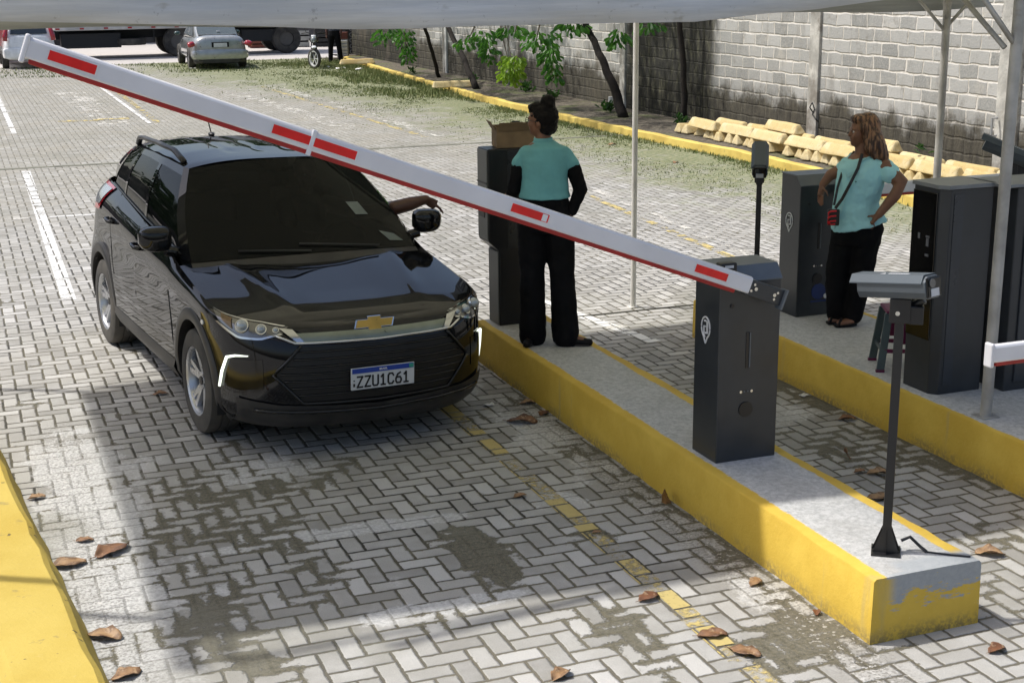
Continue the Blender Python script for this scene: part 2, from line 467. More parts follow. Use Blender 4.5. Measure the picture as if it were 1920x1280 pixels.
for i in range(46):
    yv = 3.0 + i * 0.2; s = 0.05 + (12.5 - yv) * 0.021 if yv > 5 else 0.36 - (5 - yv) * -0.01
    s = 0.375 - (yv - 5.76) * 0.0935; w = rng.uniform(-.008, .008)
    rows.append([(s + w + 0.005, yv, -0.02), (s + w - 0.07, yv, 0.14), (s - 0.10 + w, yv, 0.165), (s - 0.40, yv, 0.17), (s - 0.43, yv, 0.13), (s - 0.52, yv, -0.02)])
mb.grid(rows); mb.f.append(tuple(range(6))[::-1]); k = len(mb.v); mb.f.append(tuple(range(k - 6, k)))
tag(mb.build('kerb', KY, smooth=True, sharp=25), 'chunky bright yellow sloped kerb along the left of the lane', 'kerb')
# kerb of the planting strip, following measured points
KP = [(13.2, 47.6), (12.05, 46.7), (11.75, 41.9), (11.33, 35.4), (11.10, 30.9), (11.04, 28.3), (11.02, 26.2), (11.06, 24.0), (11.18, 21.2), (11.25, 19.3), (11.25, 17.3), (10.95, 14.6), (10.75, 12.6), (10.7, 9.0)]
def kx(yv):
    ys = [p[1] for p in KP][::-1]; xs = [p[0] for p in KP][::-1]
    return float(np.interp(yv, ys, xs))
mb = MB(); rows = []
for i in range(130):
    yv = 9.0 + i * 0.3; a = kx(yv) + rng.uniform(-.02, .02)
    h = 0.13 + rng.uniform(-.008, .008)
    rows.append([(a - 0.01, yv, -0.02), (a, yv, h - 0.01), (a + 0.015, yv, h), (a + 0.13, yv, h), (a + 0.14, yv, -0.02)])
mb.grid(rows, flip=True); mb.f.append(tuple(range(5)))
tag(mb.build('kerb', m_kerb('old_kerb_paint', (0.52, 0.37, 0.08), (0.68, 0.52, 0.13), 0.4), smooth=True, sharp=40), 'long low yellow kerb edging the planting strip by the block wall', 'kerb')
# soil strip
mb = MB()
mb.grid([[(kx(yv) + 0.12, yv, 0.09 + rng.uniform(0, .02)), (12.0, yv, 0.11 + rng.uniform(0, .03)), (12.8, yv, 0.12)] for yv in np.arange(9, 48.4, 0.7)])
t = T('strip_soil'); P, x, y, z = t.pos(); f = t.noise(P, 14.0, 5.0, 0.7); n = t.noise(P, 1.3, 4.0)
c = t.mix(f.step(0.35, 0.65), (0.05, 0.045, 0.035), (0.16, 0.135, 0.10)); c = t.mix(n.step(0.5, 0.62) * 0.7, c, (0.10, 0.12, 0.04))
t.set('Base Color', c); t.set('Roughness', 0.95); t.bump(f, 0.8, 0.03)
tag(mb.build('planting_strip', t.m, smooth=True), kind='structure')

# ------------------------------------------------------------------ block wall
def m_wall():
    t = T('block_wall'); P, x, y, z = t.pos()
    w1 = t.noise(P, 3.0, 3.0); w2 = t.noise(t.vec(y, z, 7.0), 3.3, 3.0)
    yy = y + (w1 - 0.5) * 0.09 + (w2 - .5) * .06; zz = z + (w2 - 0.5) * 0.06
    row = (zz / 0.2).floor(); u = yy / 0.4 + row.mod(2.0) * 0.5
    fu, fv = u.frac(), (zz / 0.2).frac()
    d = (fu.min(fu.inv()) * 2.0).min(fv.min(fv.inv()))
    idn = t.white(t.vec(u.floor(), row, 1.0))
    f = t.noise(P, 30.0, 4.0, 0.7); nm = t.noise(P, 1.6, 5.0, 0.65)
    blk = t.mix(idn, (0.24, 0.245, 0.235), (0.45, 0.45, 0.43))
    blk = t.mix(f.step(0.4, 0.7) * 0.45, blk, (0.48, 0.46, 0.42))
    mor = t.mix(nm.step(0.3, 0.6), (0.50, 0.47, 0.40), (0.66, 0.63, 0.57))
    jw = nm * 0.10 + w1 * 0.05 - 0.03
    c = t.mix((d - jw).step(0.05, -0.01), blk, mor)
    c = t.mix(nm.step(0.55, 0.72) * 0.65, c, (0.50, 0.47, 0.41))
    c = t.mix(t.noise(P, 6.0, 5.0, 0.7).step(0.55, 0.72) * 0.55, c, (0.20, 0.185, 0.155))
    c = t.mix(t.noise(t.vec(y, z * 0.3, 11.0), 2.2, 5.0, 0.7).step(0.54, 0.7) * 0.4, c, (0.16, 0.15, 0.125))
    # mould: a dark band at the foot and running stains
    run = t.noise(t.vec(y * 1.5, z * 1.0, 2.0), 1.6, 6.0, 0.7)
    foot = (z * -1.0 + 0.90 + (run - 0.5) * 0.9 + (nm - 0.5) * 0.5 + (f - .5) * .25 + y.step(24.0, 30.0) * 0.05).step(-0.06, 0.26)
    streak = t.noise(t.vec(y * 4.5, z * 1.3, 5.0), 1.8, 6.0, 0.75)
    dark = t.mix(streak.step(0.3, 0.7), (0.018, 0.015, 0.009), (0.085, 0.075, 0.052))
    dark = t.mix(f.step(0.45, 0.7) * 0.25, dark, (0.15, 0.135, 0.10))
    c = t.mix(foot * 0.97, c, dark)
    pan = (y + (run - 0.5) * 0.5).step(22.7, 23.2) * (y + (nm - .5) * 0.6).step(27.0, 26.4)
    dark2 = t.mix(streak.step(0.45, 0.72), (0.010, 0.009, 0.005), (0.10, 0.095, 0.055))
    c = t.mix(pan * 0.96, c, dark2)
    c = t.mix((y).step(38.5, 42.5) * 0.93, c, dark2)  # far end: dark staining with foliage shade painted in
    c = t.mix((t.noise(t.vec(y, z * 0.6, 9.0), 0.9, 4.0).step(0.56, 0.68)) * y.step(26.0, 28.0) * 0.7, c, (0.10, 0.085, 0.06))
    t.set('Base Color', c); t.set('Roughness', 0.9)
    t.bump((d - jw).step(-0.02, 0.06) * 0.7 + f * 0.4 + w2 * .5, 0.8, 0.02)
    return t.m
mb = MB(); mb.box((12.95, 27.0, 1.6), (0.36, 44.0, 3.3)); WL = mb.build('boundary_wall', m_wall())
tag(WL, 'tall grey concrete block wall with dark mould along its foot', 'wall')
PM = mat('pilaster_render', (0.46, 0.45, 0.41), 0.9, var=0.3, scale=3, bump=0.8, bscale=20, col2=(0.22, 0.20, 0.17), thr=(0.45, 0.65))
for yv, w in ((19.72, 0.28), (15.15, 0.42), (26.75, 0.24), (33.4, 0.28), (38.2, 0.2)):
    mb = MB(); mb.box((12.755, yv, 1.6), (0.06, w, 3.28)); mb.build('pilaster', PM, WL, bev=0.01)
mb = MB(); mb.tube([(12.70, 15.28, 0.95), (12.62, 15.28, 0.95), (12.62, 15.28, 0.72), (12.70, 15.28, 0.72)], 0.018, 8); mb.build('conduit', mat('galv', (0.45, 0.46, 0.47), 0.4, 0.7), WL)
mb = MB(); mb.tube([(12.73, 19.66, 0.62), (12.68, 19.7, 0.72), (12.67, 19.62, 0.8), (12.68, 19.56, 0.7), (12.67, 19.6, 0.62), (12.68, 19.52, 0.55), (12.73, 19.5, 0.5)], 0.012, 6); mb.build('cable_loop', mat('black_rubber', (0.02, 0.02, 0.02), 0.6), WL)
mb = MB(); mb.box((12.74, 38.0, 0.9), (0.05, 0.12, 1.9)); mb.build('drain_pipe', mat('white_pipe', (0.6, 0.6, 0.58), 0.6), WL)
mb = MB(); mb.cyl((12.55, 26.9, 0.22), 0.05, 0.24, n=12); tag(mb.build('bottle', mat('white_pipe', (0.6, 0.6, 0.58), 0.6)), 'small white plastic bottle standing at the wall foot behind the bun-haired woman', 'bottle')

# ------------------------------------------------------------------ black SUV
PAINT = mat('black_car_paint', (0.006, 0.0065, 0.008), 0.16, var=0.1, coat=1.0)
PAINT.node_tree.nodes['Principled BSDF'].inputs['Coat Roughness'].default_value = 0.02
PAINT.node_tree.nodes['Principled BSDF'].inputs['Specular IOR Level'].default_value = 0.0
PAINT.node_tree.nodes['Principled BSDF'].inputs['Coat Weight'].default_value = 0.95
PAINT.node_tree.nodes['Principled BSDF'].inputs['Coat IOR'].default_value = 1.47
CLAD = mat('black_cladding', (0.014, 0.014, 0.015), 0.45, var=0.2, dusty=0.10)
GLOSS = mat('gloss_black', (0.006, 0.006, 0.006), 0.12)
CHROME = mat('chrome', (0.62, 0.63, 0.64), 0.12, 1.0, var=0.02)
RUB = mat('tyre_rubber', (0.028, 0.027, 0.026), 0.8, var=0.2, dusty=0.25, bump=0.2, bscale=80)
RIM = mat('alloy_rim', (0.50, 0.51, 0.53), 0.28, 0.85, var=0.1)
DARKIN = mat('dark_interior', (0.012, 0.012, 0.012), 0.8)
def m_tint(name, k=0.10, col=(0.5, 0.55, 0.53)):
    t = T(name); t.set('Base Color', (0.004, 0.005, 0.005)); t.set('Roughness', 0.02)
    tr = t.t.nodes.new('ShaderNodeBsdfTransparent'); tr.inputs[0].default_value = (*col, 1)
    mx = t.t.nodes.new('ShaderNodeMixShader'); mx.inputs[0].default_value = 1 - k
    t.t.links.new(tr.outputs[0], mx.inputs[1]); t.t.links.new(t.b.outputs[0], mx.inputs[2])
    t.t.links.new(mx.outputs[0], t.t.nodes['Material Output'].inputs[0]); return t.m
TINT = m_tint('tinted_glass', 0.08, (0.42, 0.55, 0.50))
CLEAR = m_tint('lamp_lens', 0.80, (0.95, 0.95, 0.95))
REDL = mat('red_lamp', (0.35, 0.01, 0.02), 0.15, coat=1.0)

LV = [  # z at (x knots), F, R, W
    ([(-4, .24), (.9, .17)], .80, -3.28, .80),
    ([(-4, .30), (.9, .25)], .855, -3.36, .872),
    ([(-4, .45), (.9, .40)], .87, -3.40, .890),
    ([(-4, .64), (.9, .58)], .862, -3.38, .893),
    ([(-4, .80), (-1, .78), (.9, .69)], .835, -3.34, .896),
    ([(-4, 1.10), (-2.4, 1.05), (-1.4, .995), (-.5, .93), (0, .87), (.9, .75)], .775, -3.30, .893),
    ([(-4, 1.25), (-2.7, 1.205), (-2.2, 1.17), (-1.4, 1.11), (-.62, 1.045), (-.36, 1.0), (.1, .90), (.9, .785)], .715, -3.27, .858),
]
XF, XR = 0.10, -2.75
def plan(F, R, W, u):
    """u 0..1 front centre to rear centre along one side -> (x, y)"""
    if u < 0.36:
        th = (1 - u / 0.36) * PI / 2; n = 3.0
        return XF + (F - XF) * math.sin(th) ** (2 / n), W * math.cos(th) ** (2 / n)
    if u < 0.80:
        q = (u - 0.36) / 0.44; x = XF + (XR - XF) * q
        return x, W * (1 - 0.012 * (2 * q - 1) ** 2 + 0.012)
    th = (u - 0.80) / 0.20 * PI / 2; n = 3.4
    return XR + (R - XR) * math.sin(th) ** (2 / n), W * math.cos(th) ** (2 / n)
def kn(k, x):
    return float(np.interp(x, [a for a, b in k], [b for a, b in k]))
_hx = [(-.9, 1.10), (-.6, 1.055), (-.36, 1.015), (-.1, .972), (.1, .936), (.3, .900), (.5, .862), (.62, .832), (.69, .806), (.72, .785)]
def hood_z(x, y):
    a = abs(y); z = kn(_hx, x) - 0.045 * (a / .85) ** 3
    f = min(1, max(0, (.66 - x) / .35)); yc = .40 + .17 * (.7 - x)
    return z + 0.011 * f * math.exp(-((a - yc) / .05) ** 2) - 0.012 * f * math.exp(-(a / .30) ** 4)
def lvl(i, u):
    k, F, R, Wd = LV[i]; x, y = plan(F, R, Wd, u)
    if i == 6: y *= kn([(-2.9, .83), (-2.25, .885), (-1.45, .94), (-.5, .985), (0, 1)], x)
    if i == 5: y *= kn([(-2.9, .925), (-2.25, .955), (-1.45, .985), (-.5, 1)], x)
    if i == 4: y *= kn([(-2.9, .97), (-1.45, .995), (-.5, 1)], x)
    if i == 6:
        zf = hood_z(x, y); f = min(1, max(0, (x + .62) / .26)); return Vector((x, y, zf * f + kn(k, x) * (1 - f)))
    return Vector((x, y, kn(k, x)))
def crom(p, t):
    n = len(p) - 1; s_ = min(t * n, n - 1e-6); i = int(s_); f = s_ - i
    a, b, c, d = p[max(i - 1, 0)], p[i], p[i + 1], p[min(i + 2, n)]
    return 0.5 * ((2 * b) + (c - a) * f + (2 * a - 5 * b + 4 * c - d) * f * f + (3 * b - a - 3 * c + d) * f ** 3)
def side_pt(u, v, off=0.0):
    p = crom([lvl(i, u) for i in range(7)], v)
    if off:
        a = crom([lvl(i, min(u + .004, 1)) for i in range(7)], v) - crom([lvl(i, max(u - .004, 0)) for i in range(7)], v)
        b = crom([lvl(i, u) for i in range(7)], min(v + .01, 1)) - crom([lvl(i, u) for i in range(7)], max(v - .01, 0))
        n = a.cross(b).normalized()
        if n.dot(Vector((p.x + 1.3, p.y, 0))) < 0: n = -n
        p = p + n * off
    return p
def find_uv(y, z, front=True):
    """surface coordinates on the nose for a side offset y>=0 and height z"""
    u, v = 0.15, 0.5
    lo_v, hi_v = 0.0, 1.0
    for _ in range(14):
        # bisect v for z, then u for y
        a, b = 0.0, 1.0
        for _ in range(18):
            m = (a + b) / 2
            if side_pt(u, m).z < z: a = m
            else: b = m
        v = (a + b) / 2
        a, b = 0.0, 0.42
        for _ in range(18):
            m = (a + b) / 2
            if side_pt(m, v).y < y: a = m
            else: b = m
        u2 = (a + b) / 2
        if abs(u2 - u) < 1e-4: break
        u = u2
    return u, v
def nose(y, z, off=0.0):
    u, v = find_uv(abs(y), z); p = side_pt(u, v, off)
    return Vector((p.x, p.y if y >= 0 else -p.y, p.z))

CAR = empty('suv', (2.175, 9.165, 0), rad(-90 + 6.7), 'black compact SUV with tinted windows and plate ZZU1C61 in the lane', 'car', sc=1.03)
CAR.rotation_euler = (Matrix.Rotation(rad(-90 + 6.7), 3, 'Z') @ Matrix.Rotation(rad(-1.5), 3, 'X')).to_euler()
US = [0.36 * i / 34 for i in range(34)] + [0.36 + 0.44 * i / 110 for i in range(110)] + [0.80 + 0.20 * i / 16 for i in range(17)]
NV = 40
half = [[side_pt(u, i / NV) for u in US] for i in range(NV + 1)]
WX = (0.0, -2.57); WZ = 0.334; AR = 0.385
mb = MB()
for sgn in (1, -1):
    k0 = len(mb.v); nc = len(US)
    for row in half: mb.v += [(p.x, sgn * p.y, p.z) for p in row]
    for i in range(NV):
        for j in range(nc - 1):
            c = (half[i][j] + half[i + 1][j + 1]) / 2
            if c.y > 0.6 and any((c.x - a) ** 2 + (c.z - WZ) ** 2 < (AR + 0.012) ** 2 for a in WX): continue
            q = (k0 + i * nc + j, k0 + i * nc + j + 1, k0 + (i + 1) * nc + j + 1, k0 + (i + 1) * nc + j)
            mb.f.append(q if sgn < 0 else q[::-1])
# hood between the hood edges, with two power creases
HX = [j for j, u in enumerate(US) if US[j] < 0.36 + 0.44 * 0.175]
def hood_pt(p, s_):
    return Vector((p.x, s_ * p.y, hood_z(p.x, s_ * p.y) if abs(s_) < .999 else p.z))
NH = 44
rows = []
for j in HX[1:]:
    p = half[NV][j]
    rows.append([hood_pt(p, -1 + 2 * i / NH) for i in range(NH + 1)])
mb.grid(rows, flip=False)
# cowl and deck under the glasshouse
rows = []
for j in range(HX[-1], len(US) - 1):
    p = half[NV][j]; rows.append([(p.x, s_ * p.y, p.z - 0.0) for s_ in (-1, -.5, 0, .5, 1)])
body = mb.build('body', PAINT, CAR, smooth=True, sharp=50)
mb = MB(); mb.grid([[(a.x, s_ * a.y * .96, a.z - 0.03) for s_ in (-1, 0, 1)] for a in [half[NV][j] for j in range(HX[-1] - 4, len(US) - 1, 4)]])
mb.box((-1.3, 0, 0.30), (4.0, 1.15, 0.12)); mb.box((-1.3, 0, 0.6), (1.7, 1.6, 0.5)); mb.box((0.15, 0, 0.5), (0.9, 0.9, 0.45)); mb.box((-2.9, 0, 0.55), (0.7, 1.2, 0.5))
for a in WX:
    for sg in (1, -1):
        mb.grid([[(a + (AR + .03) * math.cos(th), sg * yy_, WZ + (AR + .03) * math.sin(th)) for yy_ in (.50, .87)] for th in [rad(-20 + 220 * i / 24) for i in range(25)]])
        mb.cyl((a, sg * .52, WZ + .03), AR + .03, 0.02, 'y', 28)
mb.build('underbody', DARKIN, CAR)
# arch cladding
mb = MB()
for a in WX:
    for sg in (1, -1):
        rows = []
        for i in range(41):
            th = rad(-24 + 228 * i / 40); row = []
            for r_, o_ in ((AR - .012, -.06), (AR - .012, .010), (AR + .01, .016), (AR + .05, .014), (AR + .062, .004), (AR + .062, -.02)):
                xx, zz = a + r_ * math.cos(th), WZ + r_ * math.sin(th)
                # half width of the body there
                u = 0.36 + (xx - XF) / (XR - XF) * 0.44
                if u < 0.36:
                    yb, = [nose_y for nose_y in [None]]
                    W_ = float(np.interp(zz, [lvl(q, .36).z for q in range(7)], [L[3] for L in LV])); F_ = float(np.interp(zz, [lvl(q, .2).z for q in range(7)], [L[1] for L in LV]))
                    yb = W_ * max(0, 1 - max(0, (xx - XF) / (F_ - XF)) ** 3.0) ** (1 / 3.0)
                elif u > 0.80:
                    W_ = float(np.interp(zz, [lvl(q, .8).z for q in range(7)], [L[3] for L in LV])); yb = W_ * max(0, 1 - max(0, (xx - XR) / (-3.36 - XR)) ** 3.4) ** (1 / 3.4)
                else:
                    W_ = float(np.interp(zz, [lvl(q, u).z for q in range(7)], [L[3] for L in LV])); yb = W_
                row.append((xx, sg * (yb + o_), zz))
            rows.append(row)
        mb = MB(); mb.grid(rows, flip=(sg < 0))
        mb.build('arch_cladding', CLAD, CAR, smooth=True, sharp=40)
mb = MB()
for sg in (1, -1):
    rows = []
    for i in range(30):
        xx = -0.44 - (2.57 - .88) * i / 29; u = 0.36 + (xx - XF) / (XR - XF) * 0.44
        rows.append([(xx, sg * (side_pt(u, v_).y + o_), side_pt(u, v_).z) for v_, o_ in ((0.0, .012), (.10, .02), (.22, .02), (.27, .002))])
    mb = MB(); mb.grid(rows, flip=(sg < 0))
    mb.build('sill_cladding', CLAD, CAR, smooth=True)
# panel gaps: thin dark lines on the flank (door shuts)
mb = MB()
def side_line(pts, w=0.004, off=0.002, sgs=(1, -1)):
    for sg in sgs:
        out = []
        for xx, v_ in pts:
            u = 0.36 + (xx - XF) / (XR - XF) * 0.44; p = side_pt(u, v_); out.append((p.x, sg * (p.y + off - w * .5), p.z))
        mb = MB(); mb.tube(out, w, 5); mb.build('door_gap', mat('gap_black', (0.002, 0.002, 0.002), 0.9), CAR)
side_line([(-.46, .16), (-.47, .4), (-.52, .7), (-.62, 1)]); side_line([(-1.42, .12), (-1.43, .5), (-1.43, 1)])
side_line([(-2.12, .5), (-2.2, .62), (-2.32, .8), (-2.35, 1)])
for sg in (1, -1):
    for xx in (-1.32, -2.25):
        u = 0.36 + (xx - XF) / (XR - XF) * 0.44; p = side_pt(u, .80)
        mb = MB(); mb.tube([(xx + .09, sg * (p.y + .005), p.z), (xx + .06, sg * (p.y + .04), p.z + .004), (xx - .06, sg * (p.y + .04), p.z + .008), (xx - .09, sg * (p.y + .005), p.z + .008)], .014, 8)
        mb.build('door_handle', PAINT, CAR, smooth=True)
    p = side_pt(.335, .70); mb = MB(); mb.ball((p.x - .03, sg * (p.y + .004), p.z), (.028, .008, .016)); mb.build('side_repeater', mat('repeater', (.8, .78, .72), .15, coat=1), CAR, smooth=True)
# glasshouse --------------------------------------------------------------
GF = [(-0.30, .99), (-0.62, 1.195), (-0.92, 1.38), (-1.16, 1.515)]   # windscreen profile on the centre line
def gh(s_, zt, side):
    pass
ZB = lambda x: kn([(-3.3, 1.225), (-2.7, 1.195), (-2.2, 1.16), (-1.4, 1.10), (-.5, 1.02), (-.34, 1.0)], x)
def roof_z(x): return kn([(-3.25, 1.47), (-2.9, 1.54), (-2.4, 1.585), (-1.9, 1.60), (-1.5, 1.598), (-1.16, 1.582), (-1.0, 1.57)], x)
# key stations: (belt x, belt y) -> (rail x, rail y)
KS = [((-.36, .785), (-1.06, .585)), ((-.46, .826), (-1.13, .603)), ((-1.43, .808), (-1.56, .620)), ((-1.49, .804), (-1.62, .620)), ((-2.23, .762), (-2.23, .598)), ((-2.29, .757), (-2.29, .592)), ((-2.76, .722), (-2.62, .565)), ((-3.10, .63), (-2.98, .50)), ((-3.22, .40), (-3.12, .34)), ((-3.24, 0), (-3.16, 0))]
def stat(k):   # fractional station
    i = min(int(k), len(KS) - 2); f = k - i
    a, b = KS[i], KS[i + 1]
    return tuple((a[q][0] * (1 - f) + b[q][0] * f, a[q][1] * (1 - f) + b[q][1] * f) for q in (0, 1))
def railz(x): return roof_z(x) - 0.06
def gpt(k, t_, sg, off=0.0):
    (bx, by), (rx, ry) = stat(k)
    x = bx * (1 - t_) + rx * t_; y = by * (1 - t_) + ry * t_ + 0.035 * math.sin(PI * t_)
    z = ZB(bx) * (1 - t_) + railz(rx) * t_
    if k > 6.5: x -= 0.05 * math.sin(PI * t_)
    return Vector((x, sg * (y + off), z))
mb = MB()
def patch(k0, k1, t0, t1, sg, off=0.0, n=8, m=10):
    mb.grid([[gpt(k0 + (k1 - k0) * j / n, t0 + (t1 - t0) * i / m, sg, off) for j in range(n + 1)] for i in range(m + 1)], flip=(sg > 0))
for sg in (1, -1):
    patch(0, 1, 0, 1, sg); patch(1, 7, 0, .07, sg, n=36, m=2); patch(1, 7, .90, 1, sg, n=36, m=3)
    patch(2, 3, .06, .91, sg, n=3); patch(4, 5, .06, .91, sg, n=3); patch(6, 9, 0, 1, sg, n=20)
# roof skin: from rail to rail with a crown and shallow ribs
NR = 40
def rail_y(x): return float(np.interp(-x, [-r[0] for b, r in KS], [r[1] for b, r in KS]))
rows = []
for i in range(46):
    xc = -1.06 - 2.08 * i / 45; row = []
    for j in range(NR + 1):
        s_ = -1 + 2 * j / NR; a = abs(s_)
        w = max(0.02, rail_y(xc))
        bow = 0.075 * (1 - a * a) * max(0, 1 - (-1.06 - xc) / .35)
        x = xc + bow
        z = railz(xc) + 0.06 * (1 - a ** 3.0)
        rib = 0.006 * (math.exp(-((a - .34) / .03) ** 2) + math.exp(-((a - 0.0) / .03) ** 2)) if -2.8 < xc < -1.3 else 0
        row.append((x, s_ * w, z - rib))
    rows.append(row)
mb.grid(rows, flip=True)
cab = mb.build('cabin_shell', PAINT, CAR, smooth=True, sharp=45)
# windscreen
mb = MB(); rows = []
for i in range(19):
    t_ = i / 18; row = []
    e0 = gpt(0.0, t_, 1, 0)
    for j in range(33):
        s_ = -1 + 2 * j / 32; bow = (0.13 * (1 - t_) + 0.075 * t_) * (1 - s_ * s_)
        zc = (0.03 * (1 - t_) + 0.058 * t_) * (1 - s_ * s_) - 0.004
        row.append((e0.x + bow, s_ * (e0.y + .004), e0.z + zc))
    rows.append(row)
mb.grid(rows, flip=True); WS = mb.build('windscreen', TINT, CAR, smooth=True)
mb = MB(); mb.grid([[Vector(rows[0][j]) + Vector((.0, 0, -.004)) for j in range(33)], [Vector((rows[0][j][0] + .055, rows[0][j][1], hood_z(rows[0][j][0] + .055, rows[0][j][1]) - .004)) for j in range(33)]], flip=False)
mb.build('cowl_panel', CLAD, CAR)
def ws_pt(s_, t_, off=.004):
    e0 = gpt(0.0, t_, 1, 0); bow = (0.13 * (1 - t_) + 0.075 * t_) * (1 - s_ * s_)
    return Vector((e0.x + bow + off * .5, s_ * (e0.y + .004), e0.z + (0.03 * (1 - t_) + 0.058 * t_) * (1 - s_ * s_) - 0.004 + off))
for a_, b_ in (((.62, .015), (-.10, .085)), ((-.02, .01), (-.62, .06))):
    mb = MB(); mb.tube([ws_pt(a_[0] + (b_[0] - a_[0]) * i / 8, a_[1] + (b_[1] - a_[1]) * i / 8, .012) for i in range(9)], .0055, 6); mb.build('wiper', CLAD, WS, smooth=True)
for q_ in (((.56, .36), (.69, .36), (.66, .50), (.53, .50)), ((.76, .07), (.90, .06), (.84, .14), (.70, .18))):
    pts = [ws_pt(*w_, .004) for w_ in q_]
    mb = MB(); mb.add(pts, [(0, 1, 2, 3)]); mb.build('windscreen_sticker', mat('sticker', (.12, .15, .14), .5), WS)
for sg in (1, -1):
    for k0, k1 in ((1, 2), (3, 4), (5, 6)):
        mb = MB(); patch(k0 - .02, k1 + .02, .05, .92, sg, off=-.004, n=10, m=10)
        mb.build('side_window', TINT, CAR, smooth=True)
mb = MB()
for sg in (1, -1):
    mb = MB(); mb.tube([gpt(1 + 5.0 * i / 30, .06, sg, .004) for i in range(31)], .006, 5)
    mb.build('window_trim', mat('trim_dark', (.05, .05, .05), .3, .6), CAR)
# roof rails, antenna
for sg in (1, -1):
    mb = MB(); pts = []
    for i in range(23):
        q = i / 22; x = -1.22 - 1.62 * q; lift = 0.048 * min(1, math.sin(PI * q) * 2.6)
        pts.append((x, sg * (rail_y(x) - .03), roof_z(x) - 0.040 + lift))
    mb.tube(pts, .024, 8, ry=.017); mb.build('roof_rail', CLAD, CAR, smooth=True)
mb = MB(); mb.ball((-2.62, .03, 1.578), (.04, .025, .018)); mb.tube([(-2.62, .03, 1.58), (-2.80, .03, 1.80)], .005, 6); mb.build('antenna', CLAD, CAR, smooth=True)
# mirrors
for sg in (1, -1):
    mb = MB(); mb.tube([(-.56, sg * .80, 1.03), (-.55, sg * .90, 1.055)], .035, 8)
    rws = []
    for i in range(11):
        q = i / 10; yv = sg * (0.865 + .205 * q)
        h_ = [.60, .90, .98, 1, 1, 1, .98, .95, .88, .74, .42][i]; d_ = [.5, .8, .95, 1, 1, 1, .97, .9, .8, .62, .3][i]
        rws.append([(-.56 + .075 * d_ * math.copysign(abs(math.cos(a)) ** .55, math.cos(a)) * (1.1 if math.cos(a) > 0 else .8), yv,
                     1.135 + .082 * h_ * math.copysign(abs(math.sin(a)) ** .6, math.sin(a)) + (.012 * (1 - h_))) for a in [2 * PI * k / 24 for k in range(25)]])
    mb.grid(rws, flip=(sg > 0)); mb.f.append(tuple(range(len(mb.v) - 25, len(mb.v) - 1))); 
    k_ = len(mb.v) - 275; mb.f.append(tuple(range(k_, k_ + 24))[::-1])
    mr = mb.build('door_mirror', PAINT, CAR, smooth=True, sharp=50)
    mb = MB(); mb.box((-.625, sg * .965, 1.135), (.004, .15, .12)); mb.build('mirror_glass', CHROME, mr)
# wheels
def wheel(x, sg):
    e = bpy.data.objects.new('wheel', None); COL.objects.link(e); e.parent = CAR; e.location = (x, sg * .78, WZ + sg * .78 * 0.026); e.empty_display_size = .1
    if sg < 0: e.rotation_euler = (0, 0, PI)
    mb = MB(); mb.lathe([(.215, -.10), (.225, -.112), (.30, -.112), (.325, -.10), (.334, -.07), (.334, -.03), (.328, -.028), (.328, -.02), (.334, -.018), (.334, .02), (.328, .022), (.328, .03), (.334, .032), (.334, .07), (.325, .10), (.30, .112), (.225, .112), (.215, .10)], 56, 'y')
    mb.build('tyre', RUB, e, smooth=True, sharp=35)
    mb = MB(); mb.lathe([(.216, -.10), (.205, -.09), (.19, .0), (.195, .07), (.206, .098), (.220, .108), (.222, .100)], 48, 'y')
    for k in range(5):
        for d_ in (-.14, .14):
            th = 2 * PI * k / 5 + PI / 2; a0, a1 = th + d_ * .7, th + d_ * 1.25
            p0 = Vector((.045 * math.cos(a0), .062, .045 * math.sin(a0))); p1 = Vector((.205 * math.cos(a1), .088, .205 * math.sin(a1)))
            t_ = (p1 - p0).normalized(); n_ = Vector((0, 1, 0)).cross(t_).normalized()
            w0, w1 = .020, .017
            v = [p0 + n_ * w0, p0 - n_ * w0, p1 - n_ * w1, p1 + n_ * w1]
            vv = v + [q - Vector((0, .028, 0)) for q in v]
            mb.add(vv, [(0, 1, 2, 3), (7, 6, 5, 4), (0, 4, 5, 1), (1, 5, 6, 2), (2, 6, 7, 3), (3, 7, 4, 0)])
    mb.cyl((0, .055, 0), .055, .03, 'y', 24); mb.build('rim', RIM, e, smooth=True, sharp=30)
    mb = MB(); mb.cyl((0, -.02, 0), .14, .02, 'y', 28); mb.cyl((0, -.05, 0), .19, .02, 'y', 28); mb.build('brake_disc', mat('brake', (.06, .055, .05), .5, .6), e)
    mb = MB(); mb.cyl((0, .072, 0), .028, .008, 'y', 18); mb.build('hub_cap', CLAD, e)
for x in WX:
    for sg in (1, -1): wheel(x, sg)
# nose details -------------------------------------------------------------
def nose_patch(name, top, bot, off, m, n=24, k=5, both=False, parent=CAR, thick=0.0):
    """surface-hugging panel between two (y,z) polylines"""
    out = None
    for sg in ((1, -1) if both else (1,)):
        mbp = MB(); rws = []
        def along(pl, q):
            L_ = [0]
            for a, b in zip(pl[:-1], pl[1:]): L_.append(L_[-1] + math.hypot(a[0] - b[0], a[1] - b[1]))
            d = q * L_[-1]; return float(np.interp(d, L_, [p[0] for p in pl])), float(np.interp(d, L_, [p[1] for p in pl]))
        for i in range(k + 1):
            row = []
            for j in range(n + 1):
                a, b = along(top, j / n), along(bot, j / n); f = i / k
                y_, z_ = a[0] * (1 - f) + b[0] * f, a[1] * (1 - f) + b[1] * f
                row.append(nose(y_ * sg, z_, off))
            rws.append(row)
        mbp.grid(rws, flip=(sg < 0))
        out = mbp.build(name, m, parent, smooth=True)
    return out
TINT.node_tree.nodes['Principled BSDF'].inputs['Specular IOR Level'].default_value = 0.10
MESHM = mat('grille_mesh', (0.004, 0.004, 0.004), 0.5)
